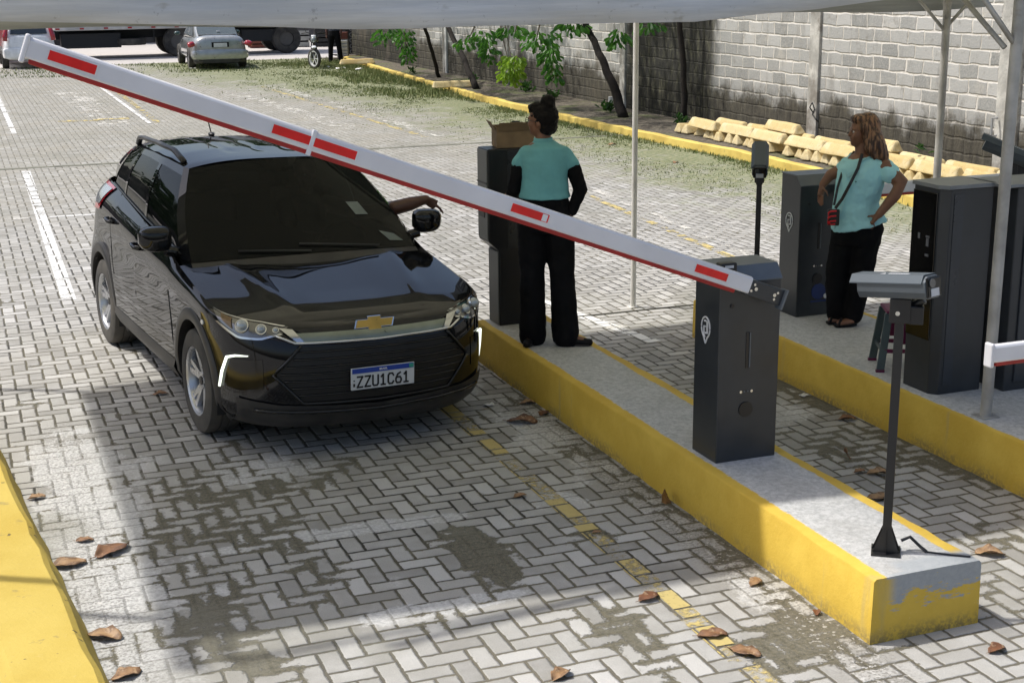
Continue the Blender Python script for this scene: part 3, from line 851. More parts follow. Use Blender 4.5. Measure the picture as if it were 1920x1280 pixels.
nose_patch('upper_grille', [(-.50, .765), (0, .772), (.50, .765)], [(-.44, .742), (0, .742), (.44, .742)], .006, MESHM, n=36)
def nose_bar(name, pts, r, m, off=.012, parent=CAR, ry=None):
    mbp = MB(); P_ = []
    for a, b in zip(pts[:-1], pts[1:]):
        n_ = max(2, int(math.hypot(b[0] - a[0], b[1] - a[1]) / .03))
        P_ += [nose(a[0] + (b[0] - a[0]) * i / n_, a[1] + (b[1] - a[1]) * i / n_, off) for i in range(n_)]
    P_.append(nose(pts[-1][0], pts[-1][1], off)); mbp.tube(P_, r, 8, ry=ry)
    return mbp.build(name, m, parent, smooth=True)
SATIN = mat('satin_grey_bar', (.24, .27, .23), 0.3, .8)
nose_patch('grille_bar', [(-.52, .745), (0, .738), (.52, .745)], [(-.50, .69), (0, .682), (.50, .69)], .010, SATIN, n=36)
nose_bar('chrome_strip', [(-.60, .735), (-.50, .692), (0, .683), (.50, .692), (.60, .735)], .008, CHROME, .014)
LG = nose_patch('lower_grille', [(-.46, .675), (0, .668), (.46, .675)], [(-.46, .345), (0, .335), (.46, .345)], .003, MESHM, n=40, k=12)
nose_patch('lower_grille_wing', [(.46, .675), (.50, .66)], [(.46, .345), (.50, .37)], .003, MESHM, n=4, k=10, both=True)
nose_patch('lower_grille_corner', [(.50, .66), (.61, .52)], [(.50, .37), (.61, .50)], .003, MESHM, n=6, k=8, both=True)
for i in range(7):
    z_ = .64 - i * .043; w_ = float(np.interp(z_, [.33, .50, .67], [.45, .60, .46]))
    nose_bar('grille_slat', [(-w_, z_ + .004), (0, z_), (w_, z_ + .004)], .010, GLOSS, .006, LG, ry=.006)
nose_bar('grille_frame', [(-.47, .68), (-.63, .51), (-.47, .335), (0, .322), (.47, .335), (.63, .51), (.47, .68)], .010, GLOSS, .010)
# lower bumper skirt
nose_patch('lower_bumper', [(-.80, .36), (-.60, .33), (0, .30), (.60, .33), (.80, .36)], [(-.79, .19), (0, .175), (.79, .19)], .014, CLAD, n=50, k=5)
nose_bar('bumper_lip', [(-.72, .295), (0, .27), (.72, .295)], .012, GLOSS, .02)
# bow-tie emblem
em = [(-.115, -.020), (-.10, .024), (-.036, .024), (-.036, .040), (.038, .040), (.038, .024), (.115, .024), (.10, -.020), (.036, -.020), (.036, -.036), (-.038, -.036), (-.038, -.020)]
GOLD = mat('gold_emblem', (.62, .36, .07), .3, .6, var=.1)
p0 = nose(0, .765, 0)
def emblem(scale, d0, d1, name, m, par):
    mbe = MB(); mbe.prism([(a * scale, b * scale) for a, b in em], 'x', d0, d1)
    o = mbe.build(name, m, par); o.location = p0; o.rotation_euler = (0, rad(-18), 0); return o
E1 = emblem(1.16, .012, .022, 'emblem', CHROME, CAR)
mbe = MB(); mbe.prism([(a * 1.06, b * 1.03) for a, b in em], 'x', .022, .030); mbe.build('emblem_face', GOLD, E1)
# number plate
PL = bpy.data.objects.new('number_plate', None)
mb = MB(); mb.box((0, 0, 0), (.012, .41, .135)); pl = mb.build('number_plate', mat('plate_white', (.62, .63, .62), .4, var=.05), CAR, bev=.003)
bpy.data.objects.remove(PL)
pz = nose(0, .465, 0); pl.location = (pz.x + .028, 0.01, .465); pl.rotation_euler = (0, rad(2), 0)
mb = MB(); mb.box((.0075, 0, .0505), (.004, .398, .030)); mb.build('plate_band', mat('plate_blue', (.01, .05, .32), .4, var=.05), pl)
mb = MB(); mb.box((.0100, .183, .0505), (.0025, .028, .022)); mb.build('plate_flag', mat('flag_green', (.03, .30, .22), .5), pl)
mb = MB(); mb.box((.0090, -.188, -.035), (.002, .012, .02)); mb.box((.0090, -.188, -.008), (.002, .008, .008)); mb.build('plate_mark', mat('ink', (.01, .01, .01), .6), pl)
GLY = {'Z': [[(0, 1), (1, 1), (0, 0), (1, 0)]], 'U': [[(0, 1), (0, .15), (.2, 0), (.8, 0), (1, .15), (1, 1)]], '1': [[(.12, .78), (.5, 1), (.5, 0)], [(.1, 0), (.9, 0)]],
       'C': [[(1, .78), (.8, 1), (.2, 1), (0, .8), (0, .2), (.2, 0), (.8, 0), (1, .22)]], '6': [[(.85, 1), (.35, .85), (0, .45), (0, .2), (.2, 0), (.8, 0), (1, .2), (1, .38), (.8, .56), (.2, .56), (0, .42)]]}
mb = MB(); lw = .0050
for i_, ch_ in enumerate('ZZU1C61'):
    for pl_ in GLY[ch_]:
        q_ = [(-.150 + i_ * .0500 - .017 + u_ * .034, -.050 + v_ * .064) for u_, v_ in pl_]
        for (y0_, z0_), (y1_, z1_) in zip(q_[:-1], q_[1:]):
            L_ = math.hypot(y1_ - y0_, z1_ - z0_); mb.box((.0080, (y0_ + y1_) / 2, (z0_ + z1_) / 2), (.003, L_ + lw * 1.4, lw * 2), Matrix.Rotation(math.atan2(z1_ - z0_, y1_ - y0_), 3, 'X'))
mb.build('plate_text', mat('ink', (.01, .01, .01), .6), pl)
text_mesh('plate_country', 'BRASIL', .017, mat('plate_letter_white', (.7, .7, .7), .6), pl, Matrix(((0, 0, 1, .0105), (1, 0, 0, 0), (0, 1, 0, .0505), (0, 0, 0, 1))), bold=.0004)
# headlights and lamps
for sg in (1, -1):
    hl = None
    def hp(name, top, bot, off, m, par, n=16, k=5):
        global hl
        mbp = MB(); rws = []
        for i in range(k + 1):
            row = []
            for j in range(n + 1):
                q = j / n
                def at_(pl_): return float(np.interp(q, [r_ / (len(pl_) - 1) for r_ in range(len(pl_))], [c_[0] for c_ in pl_])), float(np.interp(q, [r_ / (len(pl_) - 1) for r_ in range(len(pl_))], [c_[1] for c_ in pl_]))
                a, b = at_(top), at_(bot); f = i / k
                u_, v_ = a[0] * (1 - f) + b[0] * f, a[1] * (1 - f) + b[1] * f
                p = side_pt(u_, v_, off); row.append((p.x, sg * p.y, p.z))
            rws.append(row)
        mbp.grid(rws, flip=(sg > 0)); return mbp.build(name, m, par, smooth=True)
    # in surface coordinates (u along the nose, v up)
    H = hp('headlight', [(.105, .86), (.16, .915), (.22, .935), (.31, .955)], [(.115, .77), (.16, .705), (.215, .70), (.272, .80)], .004, mat('lamp_housing', (.20, .20, .20), .16, .9), CAR)
    hp('headlight_surround', [(.122, .765), (.165, .708), (.215, .704), (.274, .80)], [(.118, .75), (.165, .688), (.22, .684), (.284, .79)], .010, CHROME, H, k=2)
    hp('headlight_top_strip', [(.11, .865), (.16, .922), (.22, .942), (.31, .962)], [(.115, .850), (.16, .905), (.22, .925), (.30, .945)], .010, CHROME, H, k=2)
    hp('indicator_strip', [(.235, .90), (.25, .91), (.275, .925)], [(.232, .76), (.24, .78), (.262, .83)], .009, mat('reflector_amber', (.16, .11, .06), .25, .5), H, n=6)
    for u_, v_, r_ in ((.205, .815, .044), (.160, .80, .034), (.130, .80, .020)):
        p = side_pt(u_, v_, .006); q = side_pt(u_, v_, .03); d_ = (q - p).normalized()
        mb = MB(); c_ = Vector((p.x, sg * p.y, p.z)); d_ = Vector((d_.x, sg * d_.y, d_.z))
        mb.tube([c_ - d_ * .01, c_ + d_ * .006], r_, 18); mb.build('projector_ring', CHROME, H, smooth=True, sharp=40)
        mb = MB(); mb.ball(c_ + d_ * .004, (r_ * .8, r_ * .8, r_ * .8)); mb.build('projector_lens', mat('projector_glass', (.38, .42, .44), .06, .5, coat=1), H, smooth=True)
    # bright blade beside the emblem bar
    nose_patch('chrome_blade', [(sg * .50, .762), (sg * .575, .772)], [(sg * .445, .694), (sg * .49, .698)], .016, CHROME, n=4, k=4)
    DL = mat('lit_lamp', (.9, .95, .85), .4, emit=((.93, 1.0, .84), 1.5))
    def uv(y_, z_): return find_uv(y_, z_)
    fl = nose_patch('lamp_recess', [(sg * .68, .60), (sg * .82, .59)], [(sg * .68, .42), (sg * .84, .41)], .004, GLOSS, n=8, k=6)
    a_ = [(.745, .618), (.80, .612), (.832, .594), (.850, .50), (.858, .40)]
    mbp = MB(); mbp.tube([(lambda p: (p.x, p.y, p.z))(nose(sg * y_, z_, .012)) for y_, z_ in a_], [.003, .007, .009, .009, .008], 8); mbp.build('daytime_lamp', DL, fl, smooth=True)
    # tail lamps wrap round the hip
    TLm = hp('tail_lamp', [(.775, .985), (.84, .975), (.95, .97)], [(.80, .80), (.86, .77), (.95, .77)], .010, REDL, CAR, n=14)
    hp('lamp_lens', [(.782, .955), (.83, .945)], [(.800, .83), (.845, .80)], .016, mat('pale_lens', (.25, .27, .29), .12, coat=1), TLm, n=6)
# interior seen through the glass
mb = MB()
for y_ in (-.37, .37):
    mb.box((-1.25, y_, .62), (.5, .48, .2)); mb.box((-1.5, y_, .98), (.16, .46, .62)); mb.box((-1.53, y_, 1.36), (.1, .26, .16))
mb.box((-2.35, 0, .95), (.16, 1.2, .6)); mb.box((-.45, 0, .90), (.35, 1.35, .14))
mb.build('seats_and_dash', mat('seat_dark', (.03, .03, .03), .8), CAR, bev=.03)
mb = MB(); cc = Vector((-.72, .37, .98)); ax_ = Vector((-.9, 0, .42)).normalized(); a1 = Vector((0, 1, 0)); a2 = ax_.cross(a1)
mb.tube([cc + a1 * .185 * math.cos(2 * PI * i / 28) + a2 * .185 * math.sin(2 * PI * i / 28) for i in range(29)], .015, 8, cap=False)
mb.box(cc, (.03, .34, .04)); mb.build('steering_wheel', mat('wheel_grey', (.06, .06, .065), .5), CAR, smooth=True)
mb = MB(); mb.box((-1.02, 0, 1.44), (.02, .22, .06)); mb.build('rear_view_mirror', GLOSS, CAR, bev=.01)

# ------------------------------------------------------------------ event tent over the lanes
def m_tarp(name, a, b, trans=0.12):
    t = T(name); P, x, y, z = t.pos(True)
    n = t.noise(t.vec(x * 0.5, y * 0.5, z * 9.0), 2.5, 5.0, 0.65); f = t.noise(P, 24.0, 4.0, 0.7)
    c = t.mix(n.step(0.35, 0.7), a, b)
    c = t.mix(f.step(0.62, 0.72) * 0.5, c, tuple(q * 0.45 for q in a))
    c = t.mix(t.noise(t.vec(x * 1.5, y * 1.5, z * 3.0), 3.0, 3.0).step(0.66, 0.74) * 0.5, c, (0.30, 0.28, 0.22))
    t.set('Base Color', c); t.set('Roughness', 0.55)
    t.bump(t.noise(t.vec(x * 0.6, y * 0.6, z * 6.0), 4.0, 3.0), 0.35, 0.02)
    tl = t.t.nodes.new('ShaderNodeBsdfTranslucent'); t.t.links.new(c.o, tl.inputs[0])
    mx = t.t.nodes.new('ShaderNodeMixShader'); mx.inputs[0].default_value = trans
    t.t.links.new(t.b.outputs[0], mx.inputs[1]); t.t.links.new(tl.outputs[0], mx.inputs[2]); t.t.links.new(mx.outputs[0], t.t.nodes['Material Output'].inputs[0])
    return t.m
GALV = mat('galvanised_steel', (0.40, 0.39, 0.36), 0.45, 0.25, var=0.25, scale=4, col2=(0.26, 0.24, 0.20), thr=(0.52, 0.7), bump=0.1)
TENT = empty('event_tent', (4.1, 8.8, 0), 0, 'large white canvas tent roof on steel posts stretched over the barrier lanes', 'tent')
TX0, TX1, TY0, TY1 = -0.72 - 4.1, 9.0 - 4.1, 6.5 - 8.8, 11.1 - 8.8
TARP = m_tarp('white_tarp', (0.60, 0.63, 0.66), (0.76, 0.78, 0.80), 0.22)
TARPR = m_tarp('roof_tarp', (0.64, 0.63, 0.54), (0.74, 0.72, 0.62), 0.74)
TARPV = m_tarp('shaded_rear_tarp', (0.40, 0.42, 0.40), (0.5, 0.52, 0.5), 0.05)  # tent cloth painted darker for its shaded inner face at the rear
vx = [-0.6, .21, .49, .87, 1.29, 1.68, 1.98, 2.35, 2.9, 3.48, 3.85, 4.16, 4.55, 4.75, 5.5, 9.0]
vz = [2.74, 2.715, 2.705, 2.691, 2.675, 2.651, 2.648, 2.654, 2.652, 2.649, 2.677, 2.69, 2.731, 2.747, 2.80, 2.82]
rows = []
for i in range(121):
    X = -0.6 + 9.6 * i / 120; zb = float(np.interp(X, vx, vz)); u = i / 120
    rows.append([(X - 4.1, TY0 + .34 * max(0, (2.6 - X) / 3.3) - 0.01 + 0.02 * math.sin(X * 5 + q * 3) * (1 - q), zb + (3.0 - zb) * q) for q in (0, .25, .5, .75, 1)])
mb = MB(); mb.grid(rows, flip=True); v1 = mb.build('valance', TARP, TENT, smooth=True)
sm = v1.modifiers.new('thick', 'SOLIDIFY'); sm.thickness = 0.004
rows = []
for i in range(61):
    X = -0.6 + 9.6 * i / 60; zb = 2.50 + 0.03 * ((X - 6.5) / 3) ** 2 + 0.015 * math.sin(X * 2.1)
    if X < 6: zb = 2.51 + 0.02 * math.sin(X * 1.7)
    rows.append([(X - 4.1, TY1 + 0.01 * math.sin(X * 6), zb + (3.0 - zb) * q) for q in (0, .5, 1)])
mb = MB(); mb.grid(rows); v2 = mb.build('valance', TARPV, TENT, smooth=True); v2.modifiers.new('thick', 'SOLIDIFY').thickness = 0.004
for X in (TX0, TX1):
    mb = MB(); mb.grid([[(X, TY0 + (TY1 - TY0) * i / 20, 2.7 + .3 * q) for q in (0, .5, 1)] for i in range(21)]); v3 = mb.build('valance', TARP, TENT, smooth=True); v3.modifiers.new('thick', 'SOLIDIFY').thickness = 0.004
mb = MB(); rows = []
for i in range(49):
    a = i / 48; row = []
    for j in range(25):
        b = j / 24; e = min(a, 1 - a, (b if b < .5 else 1 - b) * .5) * 2
        d = min(a * 9.6, (1 - a) * 9.6, b * 4.6, (1 - b) * 4.6) / 2.3
        row.append((TX0 + 9.72 * a, TY0 + 4.6 * b + (1 - b) * .34 * max(0, (2.6 + .72 - 9.72 * a) / 3.3), 3.0 + 0.95 * d - 0.05 * math.sin(PI * d)))
    rows.append(row)
mb.grid(rows); rf = mb.build('roof_canvas', TARPR, TENT, smooth=True); rf.modifiers.new('thick', 'SOLIDIFY').thickness = 0.004
def post(x, y, z0, r, top=2.98, lean=0.0, mtl=GALV, name='post'):
    mbp = MB(); mbp.tube([(x - 4.1, y - 8.8, z0), (x - 4.1 + lean, y - 8.8, top)], r, 14)
    o = mbp.build(name, mtl, TENT, smooth=True, sharp=60)
    mbp = MB(); mbp.box((x - 4.1, y - 8.8, z0 + .004), (r * 3.4, r * 3.4, .008)); mbp.build('foot_plate', mtl, o); return o
post(5.53, 6.56, .31, .034, lean=.02); post(8.50, 11.0, .0, .036, lean=-.01); post(-.62, 7.0, 0, .034); post(-.6, 11.0, 0, .034); post(8.95, 6.56, 0, .034)
p_ = post(5.42, 11.12, 0, .024, top=2.96, mtl=mat('white_post', (.62, .61, .58), .5, var=.1))
def brace(a, b):
    mbp = MB(); mbp.tube([(a[0] - 4.1, a[1] - 8.8, a[2]), (b[0] - 4.1, b[1] - 8.8, b[2])], .016, 8); mbp.build('brace', GALV, TENT, smooth=True)
brace((5.53, 6.56, 2.48), (5.18, 6.56, 2.86)); brace((5.50, 6.60, 2.46), (5.42, 7.0, 2.80)); brace((8.48, 11.0, 2.32), (8.05, 11.0, 2.72)); brace((8.50, 11.0, 2.36), (8.86, 11.0, 2.70)); brace((8.48, 11.0, 2.42), (8.2, 10.7, 2.74))
for a, b in (((-.6, 6.56), (8.95, 6.56)), ((-.6, 11.0), (8.95, 11.0)), ((-.6, 6.56), (-.6, 11.0)), ((8.95, 6.56), (8.95, 11.0)), ((5.53, 6.56), (5.42, 11.0))):
    mbp = MB(); mbp.tube([(a[0] - 4.1, a[1] - 8.8, 2.97), (b[0] - 4.1, b[1] - 8.8, 2.97)], .028, 8); mbp.build('eave_beam', GALV, TENT, smooth=True)

# ------------------------------------------------------------------ barrier gates
ANTH = mat('anthracite_enamel', (0.034, 0.039, 0.045), 0.32, 0.15, var=0.08, dusty=0.03)
ANTL = mat('anthracite_lid', (0.115, 0.135, 0.155), 0.35, 0.2, var=0.08, dusty=0.1)
BLK = mat('black_enamel', (0.012, 0.012, 0.013), 0.35, 0.0)
WHT = mat('white_boom', (0.70, 0.70, 0.73), 0.35, var=0.05, scale=3, coat=0.3)
REDR = mat('red_rubber', (0.36, 0.015, 0.012), 0.5, var=0.15)
REDS = mat('red_reflector', (0.75, 0.012, 0.010), 0.35, var=0.1, scale=12)
WMARK = mat('white_print', (0.72, 0.73, 0.74), 0.5)
STEEL = mat('bright_bolt', (0.65, 0.64, 0.60), 0.25, 0.9)
def boom_parts(root, x_hub, z_hub, ang, L, sgn=-1, y=-.10, stickers=(), joints=()):
    """boom as a child of the gate: long axis along local x * sgn, raised by ang"""
    M = Matrix.Translation((x_hub, y, z_hub)) @ Matrix.Rotation(ang * (-sgn) if sgn > 0 else ang, 4, 'Y')
    if sgn < 0: M = Matrix.Translation((x_hub, y, z_hub)) @ Matrix.Rotation(ang, 4, 'Y')
    h, w = .050, .023
    prof = [(-w, -h * .62), (-w, h * .7), (-w * .75, h * .92), (0, h), (w * .75, h * .92), (w, h * .7), (w, -h * .62), (w * .8, -h * .80), (-w * .8, -h * .80)]
    mb = MB(); x0, x1 = sorted((0, sgn * L)); mb.prism(prof, 'x', x0, x1)
    bo = mb.build('boom_arm', WHT, root); bo.matrix_local = M; bevel(bo, .004)
    mb = MB(); mb.box((sgn * (L / 2 + .03), 0, -h * .93), (L - .10, .036, .026)); mb.build('rubber_edge', REDR, bo, bev=.006)
    mb = MB(); mb.box((sgn * (L + .008), 0, -.002), (.022, .058, .122)); mb.build('end_cap', WHT, bo, bev=.008)
    for a, b in stickers:
        c_ = sgn * (a + b) / 2
        mb = MB(); mb.box((c_, -w - .0015, .004), (abs(b - a) + .012, .002, .050)); mb.build('reflector_border', WMARK, bo)
        mb = MB(); mb.box((c_, -w - .003, .004), (abs(b - a), .002, .040)); mb.build('reflector', REDS, bo)
    for a in joints:
        mb = MB(); mb.box((sgn * a, 0, -.002), (.022, .060, .118)); mb.build('joint_clip', WHT, bo, bev=.005)
    return bo, M
def gate(x, y, w, d, h, label, boom=None, group=None, rz=0):
    g = empty('barrier_gate', (x, y, .31), rz, label, 'barrier gate', group)
    c = .055
    mb = MB(); mb.prism([(0, 0), (d, 0), (d, h), (c, h), (0, h - c * 1.3)], 'x', 0, w); 
    bd = mb.build('cabinet', ANTH, g); bevel(bd, .006)
    mb = MB(); mb.prism([(-.004, h - c * 1.3 - .006), (-.004, h - c * 1.3 + .002), (c - .002, h + .004), (d + .004, h + .004), (d + .004, h - .004), (c + .002, h - .004)], 'x', -.004, w + .004); mb.build('lid', ANTL, g, bev=.002)
    mb = MB(); mb.cyl((w * .47, -.003, .29), .042, .008, 'y', 28); mb.build('speaker_disc', BLK, bd)
    mb = MB(); mb.box((w * .47, -.001, .62), (.020, .006, .20)); mb.build('handle_slot', BLK, bd, bev=.004)
    mb = MB(); mb.box((w * .47 + .014, -.003, .62), (.006, .008, .19)); mb.build('slot_edge', ANTL, bd)
    mb = MB(); mb.cyl((w * .20, -.002, .87), .011, .006, 'y', 14); mb.build('key_lock', BLK, bd)
    for q in range(4):
        mb = MB(); mb.cyl((w * .38 + q * .022, -.002, .39), (.008, .004, .004, .008)[q], .005, 'y', 10); mb.build('indicator_light', STEEL if q in (0, 3) else ANTL, bd)
    # map-pin emblem on the lane side
    mb = MB(); R_ = .046; o_ = []
    n = 28
    for k in range(n + 1):
        th = -PI / 2 + .45 + (2 * PI - .9) * k / n; o_.append((-.003, d * .52 + R_ * math.cos(th), .73 + R_ * 1.25 * math.sin(th)))
    o_ = [(-.003, d * .52, .73 - R_ * 1.9)] + o_ + [(-.003, d * .52, .73 - R_ * 1.9)]
    mb.tube(o_, .0045, 6); mb.tube([(-.003, d * .52 + .012, .765), (-.003, d * .52 - .018, .765), (-.003, d * .52 - .018, .70), (-.003, d * .52 - .0, .70)], .006, 6)
    mb.tube([(-.003, d * .52 + .0, .735), (-.003, d * .52 + .018, .735), (-.003, d * .52 + .018, .69), (-.003, d * .52 + .005, .675)], .005, 6)
    mb.build('pin_emblem', WMARK, bd)
    return g, bd
G1, B1 = gate(3.645, 6.44, .370, .27, 1.07, 'dark grey barrier cabinet with pin emblem and raised red and white boom')
ang = math.atan2(2.64 - 1.275, 3.89 - .29)
L1 = math.hypot(2.64 - 1.275, 3.72 - .28)
def bx(X): return (3.76 - X) / math.cos(ang)
bo, M1 = boom_parts(G1, 3.76 - 3.645, 1.305 - .31, ang, L1, -1, -.095, stickers=[(bx(.565), bx(.381)), (bx(1.466), bx(1.30)), (bx(1.675), bx(1.485)), (bx(2.62), bx(2.43)), (bx(3.615), bx(3.43))], joints=[bx(1.475)])
mb = MB(); mb.box((bx(2.59) * -1 + .01, -.0275, .004), (.028, .002, .034)); mb.build('reflector_logo', WMARK, bo)
mb = MB(); mb.box((.10, .008, -.006), (.24, .05, .088)); hb = mb.build('boom_bracket', ANTH, G1, bev=.006); hb.matrix_local = M1
for q in ((.02, .016), (.035, -.004), (.01, -.02), (.17, .012), (.155, -.004), (.16, -.026)):
    mb = MB(); mb.cyl((q[0], -.020, q[1]), .007 if abs(q[1]) > .01 else .010, .006, 'y', 10); mb.build('bolt', STEEL, hb)
mb = MB(); mb.box((.215, -.008, -.012), (.012, .06, .11)); mb.build('bracket_end', ANTL, hb, bev=.002)
mb = MB(); mb.cyl((.10, .06, 0), .03, .09, 'y', 18); mb.build('drive_shaft', BLK, hb)
mb = MB(); mb.box((-.015 + .06, .02, 1.075), (.10, .06, .06)); lb = mb.build('beacon', BLK, G1, bev=.01)
mb = MB(); mb.box((.045, -.0115, 1.085), (.05, .003, .014)); mb.build('beacon_label', WMARK, lb)
G2, B2 = gate(5.83, 9.13, .37, .27, 1.08, 'dark barrier cabinet the long-haired woman leans on, blue emblem near its foot')
boom_parts(G2, .30, .96, 0, 3.0, 1, -.08, stickers=[(1.2, 1.5)])
mb = MB(); mb.cyl((.19, -.003, .19), .062, .004, 'y', 24); mb.box((.20, -.006, .115), (.16, .004, .012)); mb.build('blue_emblem', mat('blue_print', (.01, .03, .14), .4), B2)
mb = MB(); mb.cyl((.255, -.008, .15), .02, .006, 'y', 14); mb.build('emblem_dot', WMARK, B2)
G3, B3 = gate(5.72, 5.52, .37, .27, 1.0, 'dark barrier cabinet at right whose level white boom reaches across the narrow lane')
boom_parts(G3, .16, .765, 0, 1.30, -1, -.09)

# ------------------------------------------------------------------ ticket kiosks and cabinets
K1 = empty('ticket_kiosk', (3.64, 9.78, .31), 0, 'tall dark ticket kiosk beside the bun-haired woman, cardboard box on top', 'kiosk')
SIDEG = mat('kiosk_grey', (0.17, 0.175, 0.17), 0.4, 0.1, var=0.08)
mb = MB(); mb.prism([(.02, 0), (.36, 0), (.36, 1.33), (-.06, 1.33), (-.06, .645), (.02, .575)], 'y', 0, .22); mb.build('housing', BLK, K1, bev=.008)
mb = MB(); mb.box((-.063, .11, .99), (.008, .20, .66)); fp = mb.build('front_panel', SIDEG, K1, bev=.003)
mb = MB(); mb.box((-.0685, .11, 1.08), (.004, .20, .014)); mb.build('panel_seam', BLK, fp)
mb = MB(); mb.box((-.069, .12, .93), (.006, .12, .22)); sc_ = mb.build('slot_frame', BLK, fp, bev=.003)
mb = MB(); mb.box((-.0725, .12, .95), (.004, .028, .13)); mb.build('ticket_slot', mat('slot_white', (.5, .5, .48), .4), sc_)
mb = MB(); mb.box((.016, .11, .285), (.008, .20, .56)); mb.build('lower_panel', SIDEG, K1, bev=.003)
mb = MB(); mb.box((.15, -.003, .95), (.12, .006, .72)); mb.build('door_panel', mat('door_black', (.02, .024, .028), .3, .1), K1, bev=.002)
mb = MB(); mb.box((0, 0, .04), (.09, .07, .08)); o = mb.build('junction_box', mat('grey_box', (.16, .18, .17), .5), None, bev=.005); o.location = (3.93, 9.66, .312)
tag(o, 'small grey junction box on the island floor by the ticket kiosk foot', 'junction box')
# cardboard box
KB = empty('cardboard_box', (3.82, 9.89, 1.643), rad(-10), 'open brown cardboard box of black odds and ends on the ticket kiosk', 'box')
CB = mat('cardboard', (.22, .15, .085), .85, var=.15, scale=8)
mb = MB(); W_, D_, H_ = .27, .20, .15
for c, d in (((0, -D_ / 2, H_ / 2), (W_, .006, H_)), ((0, D_ / 2, H_ / 2), (W_, .006, H_)), ((-W_ / 2 - .003, 0, H_ / 2), (.006, D_ + .006, H_)), ((W_ / 2 + .003, 0, H_ / 2), (.006, D_ + .006, H_)), ((0, 0, .003), (W_, D_ - .008, .006))): mb.box(c, d)
mb.build('carton', CB, KB)
for c, rx, ry in (((0, -D_ / 2 - .03, H_ + .005), rad(-60), 0), ((-W_ / 2 - .03, 0, H_ + .01), 0, rad(60))):
    mb = MB(); mb.box((0, 0, 0), (W_ * .95 if rx else .07, .07 if rx else D_ * .9, .004), Matrix.Rotation(rx, 3, 'X') @ Matrix.Rotation(ry, 3, 'Y')); f_ = mb.build('flap', CB, KB); f_.location = c
mb = MB(); r2 = random.Random(5)
for q in range(7): mb.ball((r2.uniform(-.11, .11), r2.uniform(-.06, .06), H_ + r2.uniform(-.02, .012)), (r2.uniform(.03, .055), .035, r2.uniform(.02, .03)), 8, 6)
fused(mb, 'black_bag', mat('black_cloth', (.012, .012, .013), .8), KB, .01, 2)
# kiosk by the tent post
K3 = empty('ticket_kiosk', (5.50, 7.03, .31), 0, 'broad dark ticket kiosk with glossy black screen side, between stool and tent post', 'kiosk')
mb = MB(); mb.prism([(0, .05), (.045, 0), (.36, 0), (.36, .30), (0, .30)], 'z', 0, 1.29); mb.build('housing', ANTH, K3, bev=.006)
mb = MB(); mb.prism([(-.02, .30), (-.02, .04), (.02, -.015), (.37, -.015), (.37, .31)], 'z', 1.29, 1.315); mb.build('top_plate', mat('light_lid', (.20, .215, .225), .35, .2), K3, bev=.003)
mb = MB(); mb.box((-.004, .18, .80), (.008, .235, .92)); sp_ = mb.build('screen_panel', GLOSS, K3, bev=.003)
for c, d in (((-.0095, .215, .98), (.002, .02, .035)), ((-.0095, .13, .985), (.002, .035, .012)), ((-.0095, .13, .95), (.002, .025, .05)), ((-.0095, .13, .87), (.002, .035, .016))):
    mb = MB(); mb.box(c, d); mb.build('screen_mark', mat('dim_print', (.12, .125, .14), .5), sp_)
mb = MB(); mb.box((.105, -.002, .66), (.07, .004, 1.20)); mb.build('corner_strip', mat('door_black2', (.035, .042, .052), .3, .1), K3)
K4 = empty('control_cabinet', (5.96, 6.93, .31), 0, 'dark control cabinet with door lock at right edge, behind the tent post', 'cabinet')
mb = MB(); mb.box((.25, .15, .645), (.5, .30, 1.29)); mb.build('housing', ANTH, K4, bev=.006)
mb = MB(); mb.box((.21, .14, 1.305), (.66, .34, .02)); mb.build('top_plate', mat('light_lid', (.20, .215, .225), .35, .2), K4, bev=.003)
mb = MB(); mb.box((.27, -.006, .63), (.40, .012, 1.14)); dr_ = mb.build('door', mat('door_black2', (.035, .042, .052), .3, .1), K4, bev=.004)
mb = MB(); mb.cyl((.10, -.014, .93), .016, .01, 'y', 14); mb.build('door_lock', BLK, dr_)
mb = MB(); mb.box((.13, -.010, 1.255), (.10, .01, .02)); mb.build('name_tag', mat('tag_grey', (.45, .46, .45), .5), K4)

